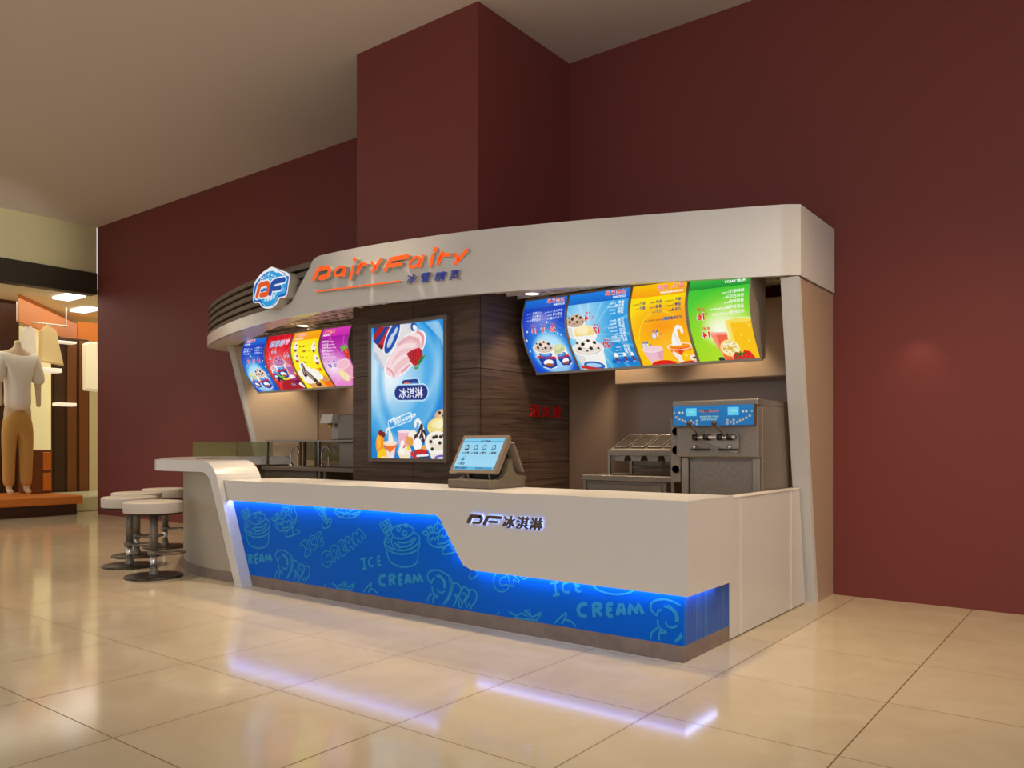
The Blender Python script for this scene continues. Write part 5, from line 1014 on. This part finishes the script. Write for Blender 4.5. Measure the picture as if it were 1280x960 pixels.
def badge():
    t = thing('badge_sign', 'blue DF badge with snowy top mounted on the slatted canopy end', 'sign', (-7.2, 5.1, 2.9))
    f = 5.085; X = lambda x, y: (lambda p: (p[0], p[2]))(at_y(305+x/13.71, 325+y/13.71, f))
    out = [(450, 125), (400, 160), (330, 205), (270, 265), (215, 340), (178, 410), (165, 520), (158, 640), (160, 700), (185, 738), (262, 735), (300, 790), (350, 825), (420, 835), (500, 812), (570, 745), (612, 665), (640, 650), (700, 640), (742, 590), (762, 470), (785, 330), (780, 250), (740, 212), (650, 180), (560, 145), (490, 118)]
    O = smooth_path([X(*p) for p in out+[out[0]]], 4)[:-1]
    bd = MB().prism(O, 'y', f, 5.21, 0).build('body', M_letters, t)
    xs = [p[0] for p in O]; zs = [p[1] for p in O]; x0, x1, z0, z1 = min(xs), max(xs), min(zs), max(zs)
    A = Art(200, int(200*(z1-z0)/(x1-x0)), (250, 250, 252)); asp = A.asp
    U = lambda l: [((p[0]-x0)/(x1-x0), (z1-p[1])/(x1-x0)) for p in (X(*q) for q in l)]
    A.poly(smooth_path(U([(450, 150), (300, 270), (200, 420), (172, 560), (172, 700), (200, 722), (268, 712), (325, 782), (410, 800), (500, 775), (560, 715), (600, 640), (690, 615), (728, 570), (755, 400), (762, 270), (640, 200), (540, 160), (450, 150)]), 4), (14, 86, 196))
    A.poly(smooth_path(U([(450, 190), (310, 310), (215, 450), (190, 560), (188, 685), (280, 680), (335, 755), (410, 775), (490, 750), (550, 690), (590, 610), (690, 580), (715, 540), (740, 400), (745, 300), (640, 240), (540, 200), (450, 190)]), 4), (20, 166, 236))
    c = U([(450, 500)])[0]; k = 1/(13.71)*.0
    def arcp(cx, cy, rx, ry, a0_, a1_, w_, col):
        A.line(U([(cx+rx*math.cos(a), cy+ry*math.sin(a)-.14*rx*math.cos(a)) for a in np.linspace(a0_, a1_, 28)]), w_, col)
    arcp(445, 490, 125, 165, 0, 6.3, .045, (170, 226, 248)); arcp(445, 490, 100, 135, 0, 6.3, .05, (110, 204, 244)); arcp(445, 490, 70, 95, 0, 6.3, .13, (40, 176, 238)); arcp(430, 500, 168, 290, .5, 2.3, .016, (150, 220, 250))
    # snow
    A.poly(smooth_path(U([(450, 140), (380, 180), (300, 240), (240, 320), (185, 400), (180, 440), (212, 400), (250, 345), (300, 292), (350, 245), (400, 212), (450, 196), (500, 190), (560, 220), (600, 218), (660, 262), (700, 255), (752, 280), (750, 240), (700, 235), (620, 195), (560, 160), (500, 135), (450, 140)]), 3), (252, 252, 255))
    for i, ch in enumerate('DairyFairy'):
        a = -2.55+i*.19; p = U([(445+165*math.cos(a)*1.0, 490+215*math.sin(a)+.0)])[0]; A.text(ch, p[0], p[1], .055, (250, 252, 255), a+math.pi/2-.15, .05)
    for i, ch in enumerate('冰雪精灵'): p = U([(348+i*48, 715-i*16-(8 if i in (0, 3) else -4))])[0]; A.text(ch, p[0], p[1], .052, (240, 250, 255), -.12, .05)
    p = U([(660, 545)])[0]; A.text('®', p[0], p[1], .06, (150, 210, 245), 0, .02)
    D = U(rounded([(228, 620), (275, 430), (400, 395), (425, 420), (415, 560), (385, 585), (295, 600)], 30)); Fs = [U(rounded([(450, 575), (490, 400), (540, 370), (690, 338)], 30)), U([(510, 490), (620, 470)])]
    for w_, cd, cf in ((.135, (250, 250, 255), (250, 250, 255)), (.085, (244, 88, 16), (12, 78, 172))):
        A.line(D, w_, cd); [A.line(q, w_, cf) for q in Fs]
    A.line(U([(300, 530), (390, 505)]), .04, (30, 120, 200)); A.line(U([(535, 438), (600, 425)]), .03, (225, 240, 252))
    OU = [((p[0]-x0)/(x1-x0), (z1-p[1])/(z1-z0)) for p in O]
    def mask(u, v):
        ins = np.zeros(u.shape, bool); n = len(OU)
        for a in range(n):
            ax, ay = OU[a]; bx, by = OU[(a+1) % n]
            if ay == by: continue
            ins ^= ((ay > v) != (by > v)) & (u < (bx-ax)*(v-ay)/(by-ay)+ax)
        return ins
    art_mesh('printed_face', A, lambda u, v: np.stack([x0+(x1-x0)*u, np.full_like(u, f-.003), z1-(z1-z0)*v], 1), art_material('badge_print', .8), bd, mask)
badge()
# hydrant sign
t = thing('hydrant_sign', 'raised red 消火栓 characters on the side of the wood cladding', 'sign', (-4.73, 6.7, 1.6))
for i, ch in enumerate('消火栓'):
    V, T_ = text_tris(ch, .008); h0, h1 = V[:, 1].min(), V[:, 1].max(); wv = V[:, 0].max(); y0 = 6.47+i*.205
    text_solid(ch, lambda u, v, tt, y0=y0, wv=wv, h0=h0, h1=h1: (-4.715-.02*tt, y0+.155*u/wv, 1.59+.125*(v-h0)/(h1-h0)), 1, .008).build('letter', M_red and [M_red, M_red, M_red], t)
# ================================================================== POINT OF SALE TERMINAL
def pos():
    t = thing('pos_terminal', 'grey touch screen cash terminal standing on the front counter', 'cash terminal', (-4.05, 4.85, .972))
    z = .973; XL, XR = -4.19, -3.765; y0 = 4.645
    prof = [(0, 0), (0, .066), (.10, .068), (.145, .085), (.175, .12), (.19, .16), (.195, .218), (.235, .218), (.24, .17), (.265, .12), (.30, .095), (.38, .09), (.38, 0)]
    prof = [(a*1.17, b) for a, b in prof]
    MB().box(XL, XR, y0, y0+.445, z, z+.066, bev=.006).build('base', M_pos, t)
    for xa, xb in ((XR-.05, XR+.001), (XL-.001, XL+.05)): MB().prism([(y0+a, z+b+.0005) for a, b in prof[2:-1]]+[(y0+.445, z+.05), (y0+.10, z+.05)], 'x', xa, xb).build('cheek', M_pos, t)
    MB().box(XL+.05, XR-.05, y0+.21, y0+.27, z+.066, z+.20, bev=.01).build('neck', M_black, t)
    # screen: bottom edge and top edge
    pb, pt = np.array([y0+.055, z+.118]), np.array([y0+.235, z+.408]); xa, xb = XL-.035, XR+.005
    dr = (pt-pb)/np.linalg.norm(pt-pb); nn = np.array([-dr[1], dr[0]]); L = np.linalg.norm(pt-pb)
    if nn[0] > 0: nn = -nn
    def Q(s_, d): q = pb+dr*s_+nn*d; return (q[0], q[1])
    MB().prism([Q(0, 0), Q(L, 0), Q(L, -.028), Q(L*.9, -.045), Q(.03, -.045), Q(0, -.02)], 'x', xa, xb).build('screen_housing', M_posf, t); shs = COL.objects[-1]
    A = Art(150, 112, (150, 216, 244)); a = A.asp; A.vgrad(0, a, (150, 214, 244), (160, 222, 250)); A.vgrad(0, .06, (120, 206, 240), (130, 210, 244)); A.vgrad(.06, .10, (80, 180, 226), (90, 186, 230)); A.vgrad(a-.07, a, (70, 176, 224), (110, 200, 240))
    A.text('点餐系统', .42, .095, .045, (30, 60, 90), 0, .03)
    for i, x in enumerate((.12, .34, .55, .78)):
        A.ell(x+.03, .21, .045, .055, (50, 130, 170) if i else (20, 30, 40)); A.ell(x+.03, .22, .028, .03, (170, 220, 244)); A.line([(x-.01, .27), (x+.07, .27)], .03, (60, 140, 180) if i else (20, 24, 30)); A.line([(x+.04, .16), (x+.08, .25)], .015, (40, 110, 150))
        A.ell(x-.02, .35, .018, .012, (20, 80, 140), -.8); A.text('收银点单清台查询'[i*2:i*2+2], x+.01, .37, .045, (20, 40, 60), 0, .03)
    A.ell(.14, .49, .05, .035, (120, 190, 220)); A.ell(.17, .50, .025, .035, (40, 130, 180)); A.arc(.17, .46, .03, .04, 3, 6.5, .008, (110, 150, 170)); A.ell(.08, .60, .018, .012, (20, 80, 140), -.8); A.text('退出', .12, .62, .045, (20, 40, 60), 0, .03)
    A.text('营业日期正', .05, a-.02, .045, (20, 60, 110), 0, .03); A.text('2010/06/12 12:36', .55, a-.02, .04, (20, 60, 110), 0, .03)
    def place(u, v):
        x = xa+.028+(xb-xa-.056)*u; s_ = L-.03-(L-.055)*v; return np.stack([x, pb[0]+dr[0]*s_+nn[0]*.002, pb[1]+dr[1]*s_+nn[1]*.002], 1)
    art_mesh('display', A, place, art_material('screen_print', .9), shs)
    for x in (XL+.13, XR-.08): MB().tube([(x, y0+.10, z+.067), (x, y0+.085, z+.12)], .008, 8).build('hinge', M_posf, t)
    # customer display leaning the other way
    qb, qt = (y0+.43, z+.125), (y0+.30, z+.355); mb = MB().prism([qb, qt, (qt[0]-.016, qt[1]-.01), (qb[0]-.018, qb[1]-.008)], 'x', XR-.20, XR+.0); mb.build('customer_display', M_posf, t)
    MB().tube([(XR-.1, y0+.24, z+.19), (XR-.1, y0+.345, z+.245)], .012, 8).build('display_arm', M_black, t)
pos()
# ================================================================== RIGHT KITCHEN EQUIPMENT
def machine():
    X0, X1, Y0, Y1, ZT = -2.885, -2.185, 5.90, 6.60, 1.655
    t = thing('soft_serve_machine', 'tall steel soft serve machine with blue control panel', 'ice cream machine', ((X0+X1)/2, 6.25, 0))
    MB().box(X0+.04, X1, Y0+.10, Y1, .02, ZT-.03, bev=.008).build('body', M_steel2, t)
    MB().box(X0+.03, X1, Y0, Y0+.10, 1.21, ZT-.05, bev=.008).build('head', M_steel2, t)
    MB().box(X0, X1+.004, Y0-.015, Y1+.005, ZT-.05, ZT, bev=.008).build('top_cap', M_steel, t)
    for x in (X0+.075, X1-.04): MB().box(x-.03, x+.03, Y0+.06, Y0+.105, .05, 1.205, bev=.006).build('corner_post', M_steel, t)
    MB().box(X0+.11, X1-.075, Y0+.085, Y0+.105, .30, 1.18).build('front_sheet', M_steel2, t)
    for x in (X0+.1, X1-.08):
        for y in (Y0+.18, Y1-.1): MB().lathe([(.03, 0), (.03, .03), (0, .03)], (x, y, 0), 16).build('foot', M_black, t)
    # control panel
    yp = Y0-.06; pa, pb_, z0, z1 = X0+.025, X1-.005, 1.455, 1.612
    MB().box(pa, pb_, yp, Y0-.016, z0-.005, z1+.004, bev=.004).build('panel_housing', M_brownp, t); phs = COL.objects[-1]
    A = Art(260, 66, (14, 122, 190)); a = A.asp; A.vgrad(0, a, (16, 128, 196), (14, 116, 184))
    for cx, sg in ((.24, 1), (.76, -1)):
        A.poly([(cx-.075, .025), (cx+.075, .025), (cx+.075, .135), (cx-.075, .135)], (20, 130, 250)); A.poly([(cx-.065, .032), (cx+.065, .032), (cx+.065, .128), (cx-.065, .128)], (110, 230, 255)); A.line([(cx-.04, .08), (cx+.03, .078)], .008, (200, 250, 255))
    for sg in (1, -1):
        f = (lambda x: x) if sg > 0 else (lambda x: 1-x)
        for x, y, r_ in ((.02, .085, .011), (.045, .14, .014), (.085, .165, .014), (.125, .18, .014), (.16, .195, .014), (.195, .215, .013), (.235, .19, .014), (.235, .232, .013), (.27, .212, .013), (.31, .19, .014), (.31, .23, .013)): A.ell(f(x), y, r_, r_*1.05, (222, 212, 196)); A.ell(f(x), y, r_*.45, r_*.3, (120, 70, 60))
        for x in (.085, .125): A.ell(f(x), .085, .014, .016, (232, 224, 214)); 
    A.text('ICECREAM', .42, .085, .026, (236, 110, 50), 0, .07); df_art(A, .54, .090, .036, cols=((20, 40, 110), (236, 110, 50)), halo=None); A.line([(.38, .112), (.66, .112)], .003, (40, 70, 60)); A.text('DAIRY SOFT SERVE', .42, .150, .020, (190, 226, 214), 0, .04); A.text('冰淇淋机专用控制', .44, .185, .018, (190, 226, 214), 0, .04)
    A.flip()
    art_mesh('control_print', A, lambda u, v: np.stack([pa+.008+(pb_-pa-.014)*u, np.full_like(u, yp-.002), z1-(z1-z0)*v], 1), art_material('control_print_ink', .75), phs)
    # dispensing head
    yb = Y0-.002; xm = -2.515
    MB().prism(rounded([(xm-.19, 1.24), (xm-.19, 1.40), (xm+.19, 1.40), (xm+.19, 1.24), (xm-.19, 1.24)], .03)[1:-1], 'y', yb-.018, yb+.002).build('door_plate', M_steel, t); dpl = COL.objects[-1]
    MB().tube([(xm-.17, yb-.05, 1.365), (xm+.17, yb-.05, 1.365)], .014, 12).build('valve_bar', M_chrome, t); vb = COL.objects[-1]
    for x in (-.15, -.06, .05, .13): MB().lathe([(0, -.02), (.026, -.018), (.026, .018), (0, .02)], (xm+x, yb-.05, 1.365), 16, ax='x').build('valve_knob', M_black, vb)
    for x in (-.13, .10): MB().box(xm+x-.07, xm+x+.09, yb-.035, yb-.015, 1.262, 1.276, bev=.003).build('door_handle', M_black, dpl)
    for x in (-.17, .12): MB().lathe([(0, -.028), (.014, -.026), (.014, 0), (0, 0)], (xm+x, yb-.017, 1.29), 12, ax='y').build('bolt', M_chrome, dpl)
    for x in (-.115, .09):
        g_ = MB().tube([(xm+x, yb-.06, 1.375), (xm+x-.03, yb-.085, 1.43), (xm+x-.06, yb-.10, 1.465)], .010, 10); ph = g_.build('pull_handle', M_brownp, t)
        MB().lathe([(0, -.022), (.016, -.016), (.022, 0), (.016, .016), (0, .022)], (xm+x-.064, yb-.102, 1.472), 16).build('handle_ball', M_brownp, ph)
    # cup magazine at the left side with three holes
    xs0, xs1 = X0-.065, X0+.029
    MB().box(xs0, xs1, Y0+.09, Y0+.40, 1.0, 1.52, bev=.006).build('cup_magazine', M_steel2, t); cm = COL.objects[-1]
    for z in (1.415, 1.263, 1.109):
        MB().lathe([(.033, -.006), (.038, -.006), (.038, .006), (.033, .006), (.033, -.006)], (xs0+.052, Y0+.088, z), 24, ax='y').build('hole_rim', M_steel, cm)
        MB().lathe([(0, -.0035), (.033, -.0035), (.033, 0), (0, 0)], (xs0+.052, Y0+.088, z), 24, ax='y').build('cup_hole', M_dark, cm)  # flat dark disc, shade inside the hole put into its colour
machine()
def bench(label, X0, X1, Y0, Y1, ztop, top_t=.05, shelf=True, grp='steel benches'):
    t = thing('steel_bench', label, 'workbench', ((X0+X1)/2, (Y0+Y1)/2, 0), grp)
    MB().box(X0, X1, Y0, Y1, ztop-top_t, ztop, bev=.005).build('worktop', M_steel2, t)
    return t
t = bench('steel bench under the slanted topping rail', -4.0, -3.07, 6.3, 6.95, 1.03)
MB().box(-3.97, -3.16, 6.34, 6.93, .08, .975).build('cabinet', M_steel2, t); MB().box(-3.93, -3.20, 6.325, 6.34, .12, .95, bev=.004).build('door', M_steel, t)
for x in (-3.985, -3.09):
    for y in (6.33, 6.92): MB().box(x-.014, x+.014, y-.014, y+.014, 0, .98).build('leg', M_steel, t)
def topping():
    t = thing('topping_rail', 'steel topping rail with four slanted lids on the right bench', 'topping rail', (-3.55, 6.6, 1.03))
    P0 = at_y(762, 563, 6.42); X0, X1 = -3.80, -3.08; Y0, Y1 = 6.42, 6.86; zf, zt = 1.245, 1.40
    # slanted deck: prism in (y,z)
    MB().prism([(Y0, zf-.035), (Y0, zf+.01), (Y0+.05, zf+.02), (Y1-.04, zt), (Y1, zt), (Y1, zf-.035)], 'x', X0, X1).build('deck', M_steel2, t)
    n = 4; w = (X1-X0-.04)/n; sl = (zt-zf-.02)/(Y1-Y0-.09); S = lambda y: zf+.02+(y-Y0-.05)*sl
    for i in range(n):
        a, b = X0+.03+i*w, X0+.03+(i+1)*w-.03; ya, yb = Y0+.08, Y1-.07
        mb = MB(); vs = [(a, ya, S(ya)+.004), (b, ya, S(ya)+.004), (b, yb, S(yb)+.004), (a, yb, S(yb)+.004)]; vs += [(x, y, z+.006) for x, y, z in vs]
        lid = mb.add(vs, [(3, 2, 1, 0), (4, 5, 6, 7), (0, 1, 5, 4), (1, 2, 6, 5), (2, 3, 7, 6), (3, 0, 4, 7)]).build('lid', M_dbase2, t)
        fr = MB()
        for (p, q) in (((a, ya), (b, ya)), ((b, ya), (b, yb)), ((b, yb), (a, yb)), ((a, yb), (a, ya))): fr.tube([(p[0], p[1], S(p[1])+.012), (q[0], q[1], S(q[1])+.012)], .007, 6)
        fr.build('lid_frame', M_steel, lid)
        MB().prism([(a+.01, zf-.036), (b-.01, zf-.036), (b-.025, zf-.085), (a+.025, zf-.085)], 'y', Y0+.05, Y1-.12).build('pan', M_steel, t)
    for x in (X0+.015, X1-.015):
        for y in (Y0+.015, Y1-.015): MB().box(x-.013, x+.013, y-.013, y+.013, 1.03, zf-.034).build('leg', M_steel, t)
    MB().tube([(X0+.02, Y1-.02, 1.09), (X1-.02, Y1-.02, 1.09)], .010, 8).build('rear_rail', M_steel, t)
M_dbase2 = mat('lid_steel', (108, 100, 92), .25, .6)
topping()
# ================================================================== LEFT KITCHEN
t = bench('steel sink bench under the raised glass shelf frame at left', -8.96, -7.86, 6.3, 6.95, 1.032)
MB().box(-8.93, -7.89, 6.34, 6.93, .08, .98).build('cabinet', M_steel2, t); MB().box(-8.90, -7.92, 6.325, 6.34, .12, .95, bev=.004).build('door', M_steel, t)
MB().box(-8.62, -8.20, 6.42, 6.80, 1.0325, 1.036).build('sink_bowl', M_chrome, t)
t = bench('steel bench beside the pillar carrying the square steel box', -7.855, -6.50, 6.3, 6.95, 1.032)
for x in (-7.80, -7.70, -7.1, -6.53):
    for y in (6.33, 6.92): MB().box(x-.018, x+.018, y-.018, y+.018, 0, .985).build('leg', M_steel, t)
MB().box(-7.05, -6.56, 6.35, 6.9, .1, .98).build('cabinet', M_steel2, t)
def shelf():
    t = thing('steel_shelf', 'square tube shelf frame standing over the sink benches', 'shelf', (-7.8, 6.6, 1.032))
    z = 1.37; X0, X1, Y0, Y1 = -8.95, -6.50, 6.36, 6.92
    MB().box(X0, X1, Y0, Y1, z-.022, z, bev=.003).build('shelf_board', M_steel, t)
    for x in (X0+.02, -7.88, -7.05):
        for y in (Y0+.016, Y1-.016): MB().box(x-.016, x+.016, y-.016, y+.016, 1.033, z-.02).build('post', M_steel, t)
    MB().box(-8.60, -8.56, Y1-.04, Y1-.005, 1.033, z-.02).build('post', M_dbase2, t); MB().box(-8.84, -8.81, Y1-.04, Y1-.005, 1.033, z-.02).build('post', M_dbase2, t)
    for a, b in ((X0+.15, -8.62), (-8.54, -7.92)): MB().box(a, b, Y1-.022, Y1-.016, 1.10, z-.025).build('glass_pane', M_glass, t)
shelf()
def faucet(label, x, y, s=1):
    t = thing('faucet', label, 'faucet', (x, y, 1.036), 'kitchen faucets'); z = 1.037
    MB().lathe([(.028, z), (.028, z+.02), (.016, z+.04), (0, z+.04)], (x, y, 0), 16).build('base', M_chrome, t)
    pts = [(x, y, z+.02), (x, y, z+.14)]+[(x+.085-.085*math.cos(a), y, z+.15+.10*math.sin(a)) for a in np.linspace(0, math.pi*.93, 12)]
    MB().tube(pts, .009, 10).build('spout', M_chrome, t); MB().tube([(x+.085*1.1, y+.03, z), (x+.085*1.1, y+.03, z+.12)], .008, 8).build('riser', M_chrome, t); MB().tube([(x, y, z+.06), (x-.045, y-.02, z+.085)], .007, 8).build('lever', M_chrome, t)
faucet('chrome gooseneck faucet at the sink under the shelf frame', -8.70, 6.58); faucet('chrome gooseneck faucet between sink and pillar side bench', -8.13, 6.62)
tag(MB().box(-7.56, -7.12, 6.42, 6.80, 1.0335, 1.335, bev=.01).build('steel_box', M_steel2), 'square steel box under the shelf next to the pillar', 'steel container')
def dispenser():
    t = thing('drink_dispenser', 'steel drink dispenser with tilted square head on the shelf', 'dispenser', (-7.6, 6.6, 1.37)); z = 1.371
    MB().box(-7.68, -7.36, 6.5, 6.86, z, z+.31, bev=.012).build('body', M_steel2, t)
    MB().box(-7.86, -7.69, 6.55, 6.75, z, z+.21, bev=.008).build('column', M_steel, t)
    MB().prism([(-7.95, z+.205), (-7.90, z+.315), (-7.70, z+.315), (-7.73, z+.205)], 'y', 6.44, 6.78).build('head', M_white2, t)
    MB().lathe([(.025, z+.155), (.03, z+.205), (0, z+.205)], (-7.82, 6.50, 0), 12).build('nozzle', mat('brass_nozzle', (214, 160, 60), .35, .4), t)
dispenser()
